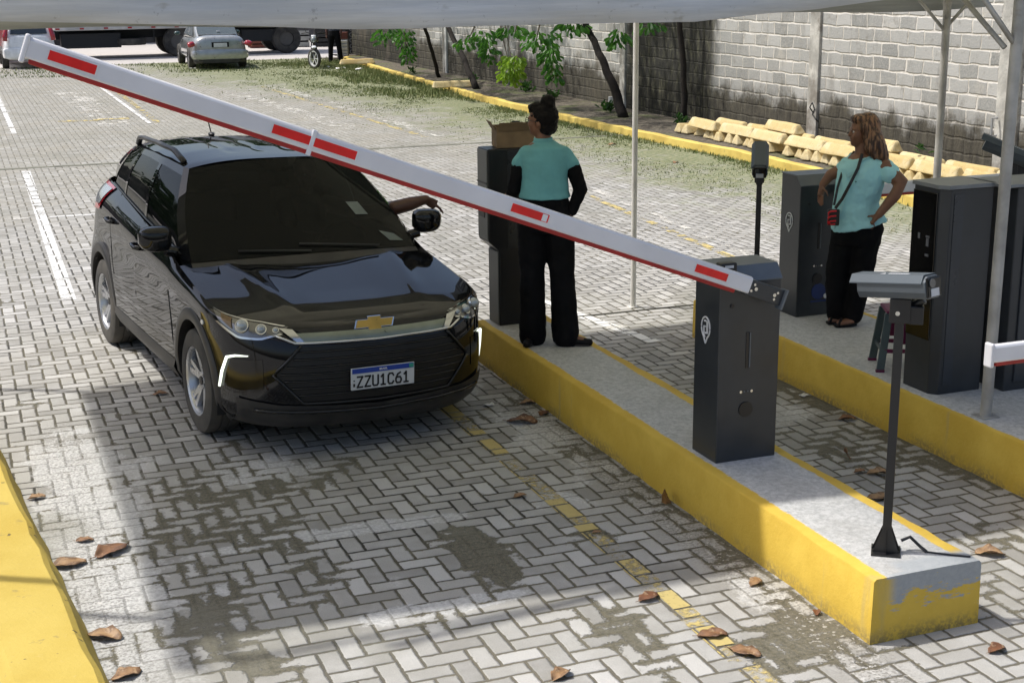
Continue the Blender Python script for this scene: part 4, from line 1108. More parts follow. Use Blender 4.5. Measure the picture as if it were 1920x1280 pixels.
# ------------------------------------------------------------------ licence-plate cameras on posts
HOUS = mat('camera_housing', (0.085, 0.10, 0.115), 0.32, 0.3, var=0.06)
HOUL = mat('camera_hood', (0.07, 0.088, 0.105), 0.6, 0.2, var=0.06)
def lpr(loc, rz, hp, tilt, az, label, base=True, marks=True, hlen=.40, hs=1.0):
    c = empty('camera_post', loc, rz, label, 'camera')
    mb = MB(); mb.box((0, 0, hp / 2), (.040, .040, hp)); po = mb.build('post', BLK, c, bev=.003)
    if base:
        mb = MB(); mb.box((0, 0, .004), (.13, .13, .008))
        mb.add([(-.064, 0, .01), (.064, 0, .01), (.020, 0, .13), (-.020, 0, .13)], [(0, 1, 2, 3)]); mb.add([(0, -.064, .01), (0, .064, .01), (0, .020, .13), (0, -.020, .13)], [(0, 1, 2, 3)])
        mb.add([(-.058, -.03, .008), (.058, -.03, .008), (.020, -.022, .12), (-.020, -.022, .12)], [(0, 1, 2, 3)])
        mb.build('base_plate', BLK, c)
    mb = MB(); mb.box((0, 0, hp + .02), (.09, .07, .11)); mb.tube([(.03, .02, hp + .02), (.10, .0, hp + .07)], .02, 8); mb.box((.07, 0, hp - .0), (.06, .05, .08)); br = mb.build('bracket', BLK, c, bev=.004)
    mb = MB(); mb.cyl((-.01, -.037, hp + .01), .010, .008, 'y', 12); mb.build('bolt', STEEL, br)
    h = bpy.data.objects.new('housing', None); bpy.data.objects.remove(h)
    w, t_ = .058 * hs, .052 * hs
    mb = MB(); mb.prism([(-w * .75, -t_), (w * .75, -t_), (w, -t_ * .4), (w, t_ * .5), (w * .6, t_), (-w * .6, t_), (-w, t_ * .5), (-w, -t_ * .4)], 'x', -hlen * .47, hlen * .5)
    ho = mb.build('housing', HOUS, c, bev=.004); ho.location = (-.02, 0, hp + .125); ho.rotation_euler = (0, tilt, az)
    mb = MB(); mb.prism([(-w * 1.12, t_ * .35), (-w * 1.12, t_ * .45), (-w * .72, t_ * 1.12), (w * .72, t_ * 1.12), (w * 1.12, t_ * .45), (w * 1.12, t_ * .35), (w * .70, t_ * 1.05), (-w * .70, t_ * 1.05)], 'x', -hlen * .56, hlen * .46)
    hd = mb.build('sun_hood', HOUL, ho)
    mb = MB(); mb.box((hlen * .505, 0, 0), (.012, .098, .088)); fc = mb.build('face_plate', GLOSS, ho, bev=.01)
    mb = MB(); mb.cyl((hlen * .52, -.018, .018), .020, .012, 'x', 18); mb.build('lens', mat('lens_glass', (.03, .035, .04), .05, coat=1), fc)
    mb = MB(); mb.box((hlen * .515, .0, -.022), (.012, .055, .034)); mb.build('lamp_window', mat('led_window', (.50, .52, .55), .15, coat=1), fc)
    if marks:
        mb = MB(); sy = t_ * 1.12 + .0012
        mb.add([(-.065, -.030, sy), (-.035, -.030, sy), (-.050, -.004, sy)], [(0, 1, 2)])
        for q in range(8): mb.box((-.018 + q * .0135, -.018, sy), (.0095, .017, .001))
        mb.build('hood_print', WMARK, hd)
    mb = MB(); mb.cyl((0, .0, -t_ - .01), .012, .03, 'z', 10); mb.build('mount', STEEL, ho)
    return c
C1 = lpr((3.775, 5.08, .313), rad(-36), 1.12, rad(-8), rad(-36), 'slim black camera post on the near end of the cement-smeared island', hlen=.37, hs=.95)
mb = MB(); mb.tube([(3.85, 5.07, .36), (3.89, 5.06, .375), (3.93, 5.03, .33), (3.94, 5.0, .318)], .008, 8); mb.tube([(3.94, 5.0, .317), (4.02, 4.93, .316), (4.09, 4.88, .316)], .004, 6)
tag(mb.build('cable', BLK), 'short black cable looping from the foot of the near camera post', 'cable')
C2 = lpr((5.59, 9.33, .312), rad(-30.7 - 90), 1.06, rad(26), rad(0), 'grey camera on thin black post rising behind the pin-emblem cabinet', marks=False, hlen=.32)
C3 = lpr((7.22, 8.5, 0), rad(-30), 1.44, rad(22), rad(-10), 'tilted grey camera peeking past the tent post at the right edge', marks=True)

# ------------------------------------------------------------------ plastic stool
SG = mat('stool_grey', (.06, .085, .085), .45, var=.1); SM_ = mat('stool_magenta', (.12, .008, .05), .45, var=.1)
ST = empty('plastic_stool', (5.72, 7.68, .312), rad(-25), 'grey and magenta plastic stool squeezed between camera post and broad kiosk', 'stool', sc=.9)
mb = MB(); mb.box((0, 0, .44), (.27, .27, .022)); mb.build('seat', SM_, ST, bev=.01)
for i, (sx, sy) in enumerate(((-1, -1), (1, -1), (1, 1), (-1, 1))):
    mb = MB(); v = []
    for zz, r_ in ((.0, .165), (.43, .115)):
        for a, b in ((-.028, -.012), (.028, -.012), (.028, .012), (-.028, .012)): v.append((sx * r_ + a, sy * r_ + b, zz))
    mb.add(v, [(0, 1, 2, 3)[::-1], (4, 5, 6, 7), (0, 1, 5, 4), (1, 2, 6, 5), (2, 3, 7, 6), (3, 0, 4, 7)]); lg = mb.build('leg', SG, ST, bev=.004)
    mb = MB(); mb.box((sx * .165, sy * .165, .008), (.062, .03, .022)); mb.build('foot', SM_, lg)
for y_ in (-1, 1):
    mb = MB(); mb.box((0, y_ * .152, .155), (.28, .012, .03)); mb.build('crossbar', SM_, ST)
    mb = MB(); mb.box((0, y_ * .128, .31), (.10, .010, .22)); mb.build('side_panel', SM_, ST)
    mb = MB(); mb.box((y_ * .152, 0, .155), (.012, .28, .03)); mb.build('crossbar', SG, ST)

# ------------------------------------------------------------------ people
SKIN = mat('brown_skin', (.20, .095, .055), .5, var=.12, scale=10)
SKIND = mat('dark_skin', (.085, .036, .022), .45, var=.12, scale=10)
TEAL = mat('teal_blouse', (.14, .39, .42), .8, var=.10, scale=5)
TEAL_LIT = mat('lit_teal_blouse', (.36, .70, .75), .8, var=.10, scale=5)  # same teal cloth, sunlit brightness painted into the colour
BCLO = mat('black_clothes', (.007, .007, .008), .85, var=.3)
SHOE = mat('black_shoe', (.012, .012, .013), .5)
def limb(mb, pts, rs, n=14, ry=None): mb.tube(pts, rs, n, ry=ry); mb.ball(pts[0], rs[0], 10, 8); mb.ball(pts[-1], rs[-1], 10, 8)
def hand(mb, wrist, d, nrm, curl=.4, s=1.0, thumb=1):
    """palm and five separate bent fingers; d = pointing direction, nrm = back of the hand"""
    w = Vector(wrist); d = Vector(d).normalized(); nrm = Vector(nrm).normalized(); sd = d.cross(nrm).normalized()
    mb.tube([w, w + d * .03 * s, w + d * .075 * s], [.022 * s, .030 * s, .034 * s], 10, ry=[.017 * s, .015 * s, .013 * s], up=sd)
    for i, (o, L_) in enumerate(((-.027, .062), (-.009, .074), (.009, .070), (.026, .054))):
        p = w + d * .070 * s + sd * o * s; dd = d.copy(); pts = [p]
        for k in range(3):
            dd = (dd - nrm * (curl * (.7 + .25 * i * .4)) * (.6 + .3 * k)).normalized(); p = p + dd * L_ * s * (.42, .33, .25)[k]; pts.append(p)
        mb.tube(pts, [.0088 * s, .0082 * s, .0074 * s, .0058 * s], 8); mb.ball(pts[-1], .0062 * s, 8, 6)
    p = w + d * .022 * s - sd * .020 * s * thumb
    q = p + (d * .5 - sd * .75 * thumb - nrm * .25).normalized() * .034 * s; r_ = q + (d * .85 - sd * .2 * thumb - nrm * .35).normalized() * .030 * s
    mb.tube([p, q, r_], [.011 * s, .0095 * s, .0072 * s], 8); mb.ball(r_, .0075 * s, 8, 6)
def head(mb, c, yaw, s=1.0, tilt=0.0):
    """skull, jaw, nose, brow, lips, chin and ears; the face looks along local -x turned by yaw"""
    R_ = Matrix.Rotation(yaw, 3, 'Z') @ Matrix.Rotation(tilt, 3, 'Y'); c = Vector(c)
    def P(x, y, z): return c + R_ @ Vector((x, y, z)) * s
    def bl(p, r):
        q = MB(); q.ball((0, 0, 0), r, 16, 12); mb.add([c + R_ @ ((Vector(v) + Vector(p)) * s) for v in q.v], q.f)
    bl((.008, 0, .025), (.098, .076, .098)); bl((-.035, 0, -.035), (.060, .058, .075)); bl((-.062, 0, -.082), (.026, .028, .022))
    bl((-.085, 0, -.012), (.022, .013, .026)); bl((-.103, 0, -.022), (.012, .012, .010)); bl((-.082, 0, -.052), (.014, .022, .008)); bl((-.082, 0, -.062), (.013, .019, .007))
    bl((-.082, .028, .022), (.014, .022, .008)); bl((-.082, -.028, .022), (.014, .022, .008))
    for sg in (-1, 1): bl((.012, sg * .074, -.008), (.018, .009, .031)); bl((-.055, sg * .045, -.02), (.030, .020, .026))
    return P
def eyes(P, parent, cmat=None):
    for sg in (-1, 1):
        q = MB(); q.ball(P(-.076, sg * .030, .006), .0115, 12, 8); e_ = q.build('eye', mat('eye_white', (.55, .52, .48), .2), parent, smooth=True)
        q = MB(); q.ball(P(-.0845, sg * .030, .006), .0066, 10, 6); q.build('iris', mat('eye_dark', (.01, .007, .005), .1), e_, smooth=True)

for q_ in (BCLO, SHOE): q_.node_tree.nodes['Principled BSDF'].inputs['Specular IOR Level'].default_value = .12
# woman seen from behind, bun, glasses
W1 = empty('person', (3.80, 9.13, .312), rad(-22.5), 'person with hair bun, teal blouse over black sleeves and black trousers, back to viewer', 'person')
mb = MB()
P1 = head(mb, (-.055, .0, 1.585), rad(-28))
limb(mb, [(-.045, .01, 1.53), (-.045, .012, 1.42)], [.050, .058])
mb.tube([(-.04, .01, 1.44), (-.04, .01, 1.38), (-.035, .0, 1.25), (-.035, 0, 1.08), (-.03, 0, .95), (-.03, 0, .86)], [.09, .155, .15, .135, .165, .155], 18, ry=[.065, .09, .105, .10, .12, .11])
for pts, rs in (([(-.18, 0, 1.36), (-.25, .02, 1.12), (-.28, .20, 1.02)], [.044, .044, .032]), ([(.12, 0, 1.35), (.215, -.02, 1.12), (.145, -.02, .955)], [.044, .044, .032])): limb(mb, pts, rs)
hand(mb, (-.285, .22, 1.015), (-.1, .9, .2), (0, .2, 1), .3); hand(mb, (.14, -.02, .945), (-.75, .25, -.6), (.5, -.6, 0), .3)
limb(mb, [(-.12, 0, .90), (-.125, .01, .48), (-.125, .03, .08)], [.098, .060, .042]); limb(mb, [(.06, 0, .90), (.075, 0, .48), (.10, -.02, .08)], [.098, .060, .042])
mb.tube([(-.125, .05, .05), (-.14, -.01, .04), (-.16, -.06, .03)], [.036, .038, .03], 10); mb.tube([(.09, -.01, .05), (.16, -.025, .04), (.24, -.04, .03)], [.036, .038, .03], 10)
b1 = fused(mb, 'body', SKIN, W1, .0085, 4); eyes(P1, b1)
mb = MB(); mb.tube([(-.04, .005, 1.455), (-.04, .008, 1.425), (-.038, .005, 1.395), (-.035, 0, 1.32), (-.035, 0, 1.20), (-.037, 0, 1.10), (-.037, 0, 1.055)], [.062, .105, .170, .174, .162, .168, .186], 22, ry=[.055, .085, .108, .126, .128, .134, .150])
limb(mb, [(-.16, 0, 1.37), (-.212, .005, 1.295)], [.052, .056]); limb(mb, [(.098, 0, 1.365), (.150, -.005, 1.285)], [.052, .056])
fused(mb, 'blouse', TEAL, W1, .0085, 3, .013, .09)
mb = MB(); mb.tube([(-.045, .008, 1.425), (-.047, .006, 1.472)], [.070, .064], 18, ry=[.062, .056], up=Vector((0, 1, 0))); mb.build('collar', TEAL, W1, smooth=True)
for pts in ([(-.216, .005, 1.272), (-.248, .02, 1.12), (-.28, .19, 1.02)], [(.158, -.005, 1.262), (.212, -.02, 1.11), (.150, -.02, .965)]):
    mb = MB(); limb(mb, pts, [.056, .052, .040]); fused(mb, 'sleeve', BCLO, W1, .0085, 3, .012, .05)
mb = MB(); mb.tube([(-.034, 0, 1.09), (-.032, 0, 1.0), (-.03, 0, .92), (-.03, 0, .82)], [.150, .170, .190, .182], 22, ry=[.110, .130, .145, .13])
limb(mb, [(-.125, 0, .86), (-.128, .01, .48), (-.128, .03, .055)], [.108, .088, .098]); limb(mb, [(.065, 0, .86), (.085, 0, .48), (.108, -.015, .065)], [.108, .088, .098])
fused(mb, 'trousers', BCLO, W1, .0095, 3, .016, .08)
for a_, b_, c_ in (((-.12, .07, .035), (-.14, .0, .038), (-.17, -.09, .026)), ((.07, -.005, .035), (.16, -.025, .038), (.275, -.045, .026))):
    mb = MB(); limb(mb, [a_, b_, c_], [.036, .042, .028], ry=[.03, .034, .024]); sh = fused(mb, 'shoe', SHOE, W1, .007, 2)
    mb = MB(); mb.tube([(a_[0], a_[1], .008), (b_[0], b_[1], .008), (c_[0], c_[1], .008)], [.038, .044, .030], 10, ry=.008); mb.build('sole', mat('grey_sole', (.05, .045, .045), .7), sh)
HAIRB = mat('black_hair', (.006, .005, .005), .55, var=.3, scale=30, bump=.6, bscale=120)
HAIRB.node_tree.nodes['Principled BSDF'].inputs['Specular IOR Level'].default_value = .15
mb = MB(); Rh = Matrix.Rotation(rad(-28), 3, 'Z'); c0 = Vector((-.055, 0, 1.585))
def hb_(p, r):
    q = MB(); q.ball((0, 0, 0), r, 16, 12); mb.add([c0 + Rh @ (Vector(v) + Vector(p)) for v in q.v], q.f)
hb_((.024, 0, .032), (.100, .084, .102)); hb_((.050, 0, -.035), (.062, .068, .062)); hb_((-.03, 0, .085), (.070, .070, .045)); hb_((.052, 0, .135), (.054, .054, .050)); hb_((.035, .02, .16), (.03, .03, .025)); hb_((.075, -.02, .12), (.03, .03, .03))
fused(mb, 'hair', HAIRB, W1, .008, 2, .022, .03)
mb = MB()
for sg in (-1, 1):
    cc_ = [P1(-.100, sg * .031 + .021 * math.cos(t__), .006 + .017 * math.sin(t__)) for t__ in [2 * PI * k / 14 for k in range(15)]]; mb.tube(cc_, .0022, 5, cap=False)
    mb.tube([P1(-.098, sg * .052, .01), P1(-.05, sg * .074, .008), P1(.012, sg * .080, .0)], .0022, 5)
mb.tube([P1(-.101, -.011, .009), P1(-.101, .011, .009)], .0022, 5); mb.build('glasses', BLK, W1)

# woman leaning on the second gate
W2 = empty('person', (6.05, 8.79, .312), rad(-34.2), 'person with long streaked brown hair and teal blouse in a painted sunlit tone, hand on hip, leaning on a cabinet', 'person')
mb = MB()
P2 = head(mb, (.055, .0, 1.435), rad(14), 1.0)
limb(mb, [(.055, 0, 1.38), (.06, .0, 1.27)], [.050, .060])
mb.tube([(.07, 0, 1.28), (.075, 0, 1.215), (.06, 0, 1.08), (.03, 0, .92), (.035, 0, .80), (.05, 0, .72)], [.09, .150, .155, .150, .175, .165], 18, ry=[.08, .115, .13, .125, .14, .13])
limb(mb, [(.215, -.06, 1.195), (.335, -.09, 1.085), (.30, -.12, 1.0), (.195, -.16, .865)], [.060, .056, .044, .030])
limb(mb, [(-.03, .10, 1.17), (-.165, .12, 1.10), (-.215, .11, 1.03)], [.052, .042, .030])
hand(mb, (.190, -.162, .855), (-.55, .25, -.75), (.2, -.9, .2), .35, 1.05, -1)
hand(mb, (-.220, .105, 1.02), (-.10, -.25, -1.0), (-.7, -.6, .2), .22, 1.05)
limb(mb, [(-.03, .02, .72), (-.085, .0, .40), (-.075, .04, .06)], [.10, .062, .042]); limb(mb, [(.11, -.02, .72), (.095, -.02, .40), (.045, .0, .06)], [.10, .062, .042])
mb.tube([(-.02, .02, .045), (-.07, .0, .035), (-.125, -.02, .028)], [.034, .036, .030], 10, ry=[.03, .026, .02]); mb.tube([(.05, -.04, .045), (0, -.07, .035), (-.06, -.10, .028)], [.034, .036, .030], 10, ry=[.03, .026, .02])
b2 = fused(mb, 'body', SKIN, W2, .0085, 4); eyes(P2, b2)
mb = MB(); mb.tube([(.07, 0, 1.275), (.08, 0, 1.235), (.068, 0, 1.15), (.045, 0, 1.05), (.03, 0, .93), (.04, 0, .82), (.058, 0, .745)], [.085, .168, .176, .172, .160, .185, .205], 22, ry=[.07, .118, .15, .155, .145, .158, .175])
limb(mb, [(.19, -.04, 1.205), (.262, -.07, 1.145)], [.066, .072]); limb(mb, [(-.02, .09, 1.19), (-.075, .115, 1.15)], [.058, .060])
fused(mb, 'blouse', TEAL_LIT, W2, .0085, 3, .026, .085)
mb = MB(); mb.tube([(.155, -.06, 1.285), (.06, -.10, 1.245), (-.03, -.125, 1.12)], [.014, .022, .010], 8, ry=.006); mb.tube([(-.02, .04, 1.275), (-.055, -.06, 1.22), (-.035, -.125, 1.12)], [.012, .020, .010], 8, ry=.006); mb.build('collar', mat('lit_teal_collar', (.36, .66, .70), .8), W2, smooth=True)
mb = MB(); mb.tube([(-.01, -.165, 1.08), (-.055, -.150, .95), (-.09, -.155, .82), (-.115, -.165, .75)], .006, 6); mb.build('placket', mat('lit_teal_collar', (.36, .66, .70), .8), W2, smooth=True)
for k in range(3): 
    mb = MB(); mb.ball((.02 + k * .028, -.158 + k * .01, 1.095 + .004 * k), .006, 8, 6); mb.build('button', mat('dark_teal', (.03, .16, .18), .5), W2)
mb = MB(); mb.tube([(.04, 0, .80), (.05, 0, .72), (.045, 0, .62)], [.178, .192, .175], 22, ry=[.145, .155, .14])
limb(mb, [(-.035, .02, .66), (-.085, .0, .38), (-.075, .03, .075)], [.105, .082, .072]); limb(mb, [(.115, -.02, .66), (.095, -.02, .38), (.05, -.01, .075)], [.105, .084, .074])
fused(mb, 'trousers', BCLO, W2, .0095, 3, .014, .08)
for a_, b_, c_ in (((-.01, .03, .02), (-.07, .0, .016), (-.135, -.025, .014)), ((.065, -.035, .02), (0, -.07, .016), (-.075, -.105, .014))):
    mb = MB(); mb.tube([a_, b_, c_], [.036, .042, .034], 12, ry=[.016, .013, .012]); sh = mb.build('sandal', SHOE, W2, smooth=True)
    m_ = (Vector(b_) * .55 + Vector(c_) * .45); mb = MB(); mb.tube([m_ + Vector((.02, .045, 0)), m_ + Vector((0, 0, .048)), m_ + Vector((-.02, -.045, 0))], .011, 8); mb.build('strap', SHOE, sh, smooth=True)
HAIRL = T('brown_hair'); P_, x_, y_, z_ = HAIRL.pos(True)
st_ = HAIRL.noise(HAIRL.vec(x_ * 60.0, y_ * 60.0, z_ * 3.0), 1.0, 3.0)
HAIRL.set('Base Color', HAIRL.mix(st_.step(.38, .66), (.035, .014, .008), (.30, .155, .075))); HAIRL.set('Roughness', .45); HAIRL.bump(st_, .6, .01)
mb = MB(); Rh = Matrix.Rotation(rad(14), 3, 'Z'); c0 = Vector((.055, 0, 1.435))
hb_((.028, 0, .036), (.100, .086, .104)); hb_((.055, 0, -.02), (.066, .082, .085)); hb_((-.03, 0, .09), (.068, .072, .040)); hb_((-.005, -.060, .035), (.045, .035, .055))
mb.tube([(.10, -.01, 1.44), (.150, -.03, 1.35), (.195, -.045, 1.27), (.235, -.055, 1.20)], [.075, .070, .052, .018], 14, ry=[.085, .085, .060, .02])
mb.tube([(.08, -.05, 1.42), (.11, -.085, 1.32), (.15, -.095, 1.25)], [.040, .040, .014], 10)
fused(mb, 'hair', HAIRL.m, W2, .008, 2, .012, .03)
mb = MB(); mb.tube([(.055, -.10, 1.29), (.03, -.150, 1.19), (-.02, -.178, 1.08), (-.07, -.170, .97), (-.115, -.165, .90)], .011, 6, ry=.004); mb.tube([(0, .03, 1.29), (-.07, -.06, 1.18), (-.105, -.12, 1.05), (-.125, -.155, .92)], .009, 6, ry=.004); mb.build('neck_strap', BLK, W2)
mb = MB(); mb.box((-.125, -.17, .835), (.085, .03, .12)); pb = mb.build('pouch', BLK, W2, bev=.01)
mb = MB()
for k in range(3): mb.tube([(-.105, -.19, .885 - k * .036), (-.145, -.195, .885 - k * .036 - .004), (-.163, -.19, .868 - k * .036), (-.160, -.19, .856 - k * .036)], .0065, 7)
mb.tube([(-.160, -.19, .868), (-.163, -.19, .80), (-.140, -.19, .785), (-.11, -.19, .79)], .0065, 7)
mb.build('red_lanyard', mat('red_cord', (.65, .012, .02), .4), W2, smooth=True)

# driver, arm resting out of the window
DV = empty('person', (0, 0, 0), 0, 'driver in the black SUV, forearm and drooping hand hanging out of the window', 'person')
DV.location = CAR.location; DV.rotation_euler = CAR.rotation_euler; DV.scale = (1.0,) * 3
mb = MB()
Pd = head(mb, (-1.36, .36, 1.40), rad(180), 1.0)
limb(mb, [(-1.37, .36, 1.33), (-1.38, .36, 1.24)], [.052, .06])
mb.tube([(-1.38, .36, 1.25), (-1.39, .36, 1.18), (-1.36, .36, .98), (-1.30, .36, .80)], [.08, .17, .17, .16], 16, ry=[.07, .11, .13, .13])
limb(mb, [(-1.36, .53, 1.17), (-1.12, .72, 1.13), (-.84, .84, 1.19)], [.055, .052, .054])
limb(mb, [(-.84, .84, 1.19), (-.80, .95, 1.22), (-.78, 1.06, 1.248)], [.054, .050, .033])
hand(mb, (-.78, 1.055, 1.248), (.16, .80, -.46), (.1, .45, .88), .26, 1.22, 1)
limb(mb, [(-1.36, .20, 1.17), (-1.10, .16, 1.0), (-.85, .24, 1.02)], [.055, .045, .032])
hand(mb, (-.85, .24, 1.02), (.8, .3, .2), (-.2, 0, 1), .5)
db_ = fused(mb, 'body', SKIND, DV, .0075, 3); eyes(Pd, db_)
mb = MB(); mb.tube([(-1.38, .36, 1.26), (-1.39, .36, 1.19), (-1.36, .36, .98), (-1.30, .36, .78)], [.09, .185, .185, .18], 16, ry=[.08, .125, .145, .145]); limb(mb, [(-1.37, .52, 1.17), (-1.22, .65, 1.14)], [.066, .064]); limb(mb, [(-1.37, .20, 1.17), (-1.22, .17, 1.08)], [.066, .064])
fused(mb, 'shirt', mat('dark_shirt', (.03, .035, .05), .85), DV, .011, 2)
mb = MB(); mb.ball((-1.385, .36, 1.445), (.10, .084, .085), 14, 10); fused(mb, 'hair', HAIRB, DV, .01, 1)
DV.scale = (1.03,) * 3

# person in black at the far end beside the motorcycle
W3 = empty('person', (11.70, 46.3, 0), rad(-30), 'distant person in black trousers standing beside the motorcycle, mostly hidden by the tent edge', 'person')
mb = MB(); Pq = head(mb, (0, 0, 1.60), rad(90)); limb(mb, [(0, 0, 1.54), (0, 0, 1.42)], [.05, .06]); mb.tube([(0, 0, 1.44), (0, 0, 1.36), (0, 0, 1.1), (0, 0, .9)], [.08, .18, .15, .16], 14, ry=[.07, .11, .11, .12])
limb(mb, [(-.20, 0, 1.36), (-.25, 0, 1.1), (-.24, -.05, .86)], [.05, .04, .03]); limb(mb, [(.20, 0, 1.36), (.25, 0, 1.1), (.24, -.05, .86)], [.05, .04, .03]); hand(mb, (-.24, -.05, .85), (0, -.1, -1), (-1, 0, 0)); hand(mb, (.24, -.05, .85), (0, -.1, -1), (1, 0, 0))
limb(mb, [(-.10, 0, .88), (-.13, 0, .46), (-.15, 0, .06)], [.1, .06, .04]); limb(mb, [(.10, 0, .88), (.15, 0, .46), (.20, 0, .06)], [.1, .06, .04]); fused(mb, 'body', SKIND, W3, .012, 2)
mb = MB(); mb.tube([(0, 0, 1.0), (0, 0, .82)], [.18, .18], 14, ry=[.13, .13]); limb(mb, [(-.10, 0, .86), (-.13, 0, .46), (-.15, 0, .08)], [.115, .085, .075]); limb(mb, [(.10, 0, .86), (.15, 0, .46), (.20, 0, .08)], [.115, .085, .075]); fused(mb, 'trousers', BCLO, W3, .014, 2)
mb = MB(); mb.tube([(0, 0, 1.42), (0, 0, 1.36), (0, 0, .95)], [.10, .19, .175], 14, ry=[.08, .12, .125]); limb(mb, [(-.19, 0, 1.36), (-.24, 0, 1.2)], [.06, .06]); limb(mb, [(.19, 0, 1.36), (.24, 0, 1.2)], [.06, .06]); fused(mb, 'shirt', mat('dark_shirt', (.03, .035, .05), .85), W3, .014, 2)
for sx in (-.15, .20):
    mb = MB(); limb(mb, [(sx, .03, .04), (sx, -.14, .03)], [.04, .03]); fused(mb, 'shoe', SHOE, W3, .012, 1)

# ------------------------------------------------------------------ concrete wheel stops
def m_stop():
    t = T('wheel_stop_paint'); P, x, y, z = t.pos(True); g = t.noise(P, 22.0, 4.0, .7); n = t.noise(P, 5.0, 4.0)
    oi = t.t.nodes.new('ShaderNodeObjectInfo'); r_ = Sk(t.t, oi.outputs['Random'])
    c = t.mix(r_, (.50, .37, .15), (.60, .49, .26)); c = t.mix(n.step(.45, .7) * .6, c, (.62, .55, .36)); c = t.mix(g.step(.56, .66) * .6, c, (.34, .26, .13)); c = t.mix(t.noise(P, 60.0, 2.0).step(.66, .7) * .7, c, (.12, .09, .05))
    t.set('Base Color', c); t.set('Roughness', .85); t.bump(g, .5, .01); return t.m
STOP = m_stop()
STOPE = mat('stop_end_ochre', (.56, .33, .07), .85, var=.2, scale=12)
def make_stop(L_):
    mb = MB(); hw, tw, h = .115, .040, .150; ta = .05
    v = [(-L_ / 2, -hw, 0), (-L_ / 2, hw, 0), (-L_ / 2 + ta, tw, h), (-L_ / 2 + ta, -tw, h), (L_ / 2, -hw, 0), (L_ / 2, hw, 0), (L_ / 2 - ta, tw, h), (L_ / 2 - ta, -tw, h)]
    mb.add(v, [(0, 1, 2, 3)[::1], (4, 7, 6, 5), (0, 3, 7, 4), (1, 5, 6, 2), (3, 2, 6, 7), (0, 4, 5, 1)])
    o = mb.build('wheel_stop', STOP, smooth=True); bevel(o, .026, 3, 30)
    sb = o.modifiers.new('sub', 'SUBSURF'); sb.subdivision_type = 'SIMPLE'; sb.levels = 2; sb.render_levels = 2
    tx = bpy.data.textures.new('chips', 'CLOUDS'); tx.noise_scale = .09; tx.noise_depth = 3
    dd = o.modifiers.new('chips', 'DISPLACE'); dd.texture = tx; dd.strength = .030; dd.mid_level = .5; dd.texture_coords = 'GLOBAL'
    return o
proto = make_stop(1.0); first = True
def put_stop(x, y, z, rz, label, sx=1.0, group='yellow wheel stops stacked along the kerb', flip=0):
    global first
    o = proto if first else proto.copy()
    if not first: COL.objects.link(o)
    first = False
    o.location = (x, y, z); o.rotation_euler = (0, 0, rz); o.scale = (sx, 1, 1)
    tag(o, label, 'wheel stop', group); return o
r3 = random.Random(11)
ORD = ['first', 'second', 'third', 'fourth', 'fifth', 'sixth', 'seventh', 'eighth', 'ninth', 'tenth', 'eleventh', 'twelfth', 'thirteenth', 'fourteenth', 'fifteenth', 'sixteenth', 'seventeenth', 'eighteenth', 'nineteenth', 'twentieth']
ORD += ['twenty-' + q for q in ORD[:9]] + ['thirtieth'] + ['thirty-' + q for q in ORD[:9]] + ['fortieth']
yy_ = 22.25; cnt = 0
while yy_ > 13.2:
    put_stop(11.62 + .33 + r3.uniform(-.04, .05), yy_, .125, r3.uniform(-.12, .12) + (0 if r3.random() > .15 else r3.uniform(.3, 1.2)), 'short yellow wheel stop, ' + ORD[cnt] + ' from the far end of the bottom layer', .62); cnt += 1
    yy_ -= r3.uniform(.215, .29)
k_ = 0
for row, (xo, zo) in enumerate(((11.76, .270), (12.04, .275))):
    y_ = 21.9 - row * .35; cnt = 0
    while y_ > 13.4:
        put_stop(xo + r3.uniform(-.03, .03), y_ - .5, zo + r3.uniform(0, .006), PI / 2 + r3.uniform(-.05, .05), 'long cream wheel stop, ' + ORD[cnt] + ' from the far end of the ' + ('front' if row == 0 else 'rear') + ' upper row', 1.0); cnt += 1
        y_ -= 1.0 + r3.uniform(-.02, .05) + (.12 if r3.random() < .12 else 0)
for q_, y_ in enumerate((19.3, 16.9)): put_stop(12.0 + r3.uniform(-.03, .03), y_, .412, PI / 2 + r3.uniform(-.06, .06), 'cream wheel stop, ' + ORD[q_] + ' from the far end of the sparse topmost layer', 1.0)
put_stop(11.30, 33.3, .125, rad(-8), 'lone yellow wheel stop across the kerb by the second thin trunk', 1.0, None)
put_stop(11.55, 43.0, .125, rad(-5), 'lone yellow wheel stop at the far end of the kerb beside the motorcycle', 1.1, None)

# ------------------------------------------------------------------ trees and weeds along the wall
BARK = mat('dark_bark', (.014, .010, .007), .9, var=.4, scale=14, bump=.9, bscale=40)
def m_leaf(name, a, b):
    t = T(name); P, x, y, z = t.pos(True); n = t.noise(P, 2.5, 3.0); f = t.noise(P, 26.0, 2.0)
    c = t.mix(n.step(.3, .7), a, b); c = t.mix(f.step(.55, .7) * .5, c, tuple(q * .45 for q in a)); t.set('Base Color', c); t.set('Roughness', .45)
    tl = t.t.nodes.new('ShaderNodeBsdfTranslucent'); t.t.links.new(t.mix(.5, c, tuple(min(1, q * 1.6) for q in b)).o, tl.inputs[0])
    mx = t.t.nodes.new('ShaderNodeMixShader'); mx.inputs[0].default_value = .42
    t.t.links.new(t.b.outputs[0], mx.inputs[1]); t.t.links.new(tl.outputs[0], mx.inputs[2]); t.t.links.new(mx.outputs[0], t.t.nodes['Material Output'].inputs[0]); return t.m
LEAFG = m_leaf('green_leaves', (.020, .085, .012), (.075, .22, .022))
LEAFW = m_leaf('weed_leaves', (.014, .05, .010), (.045, .12, .018)); LEAFY = m_leaf('yellow_green_leaves', (.12, .24, .02), (.27, .42, .04))
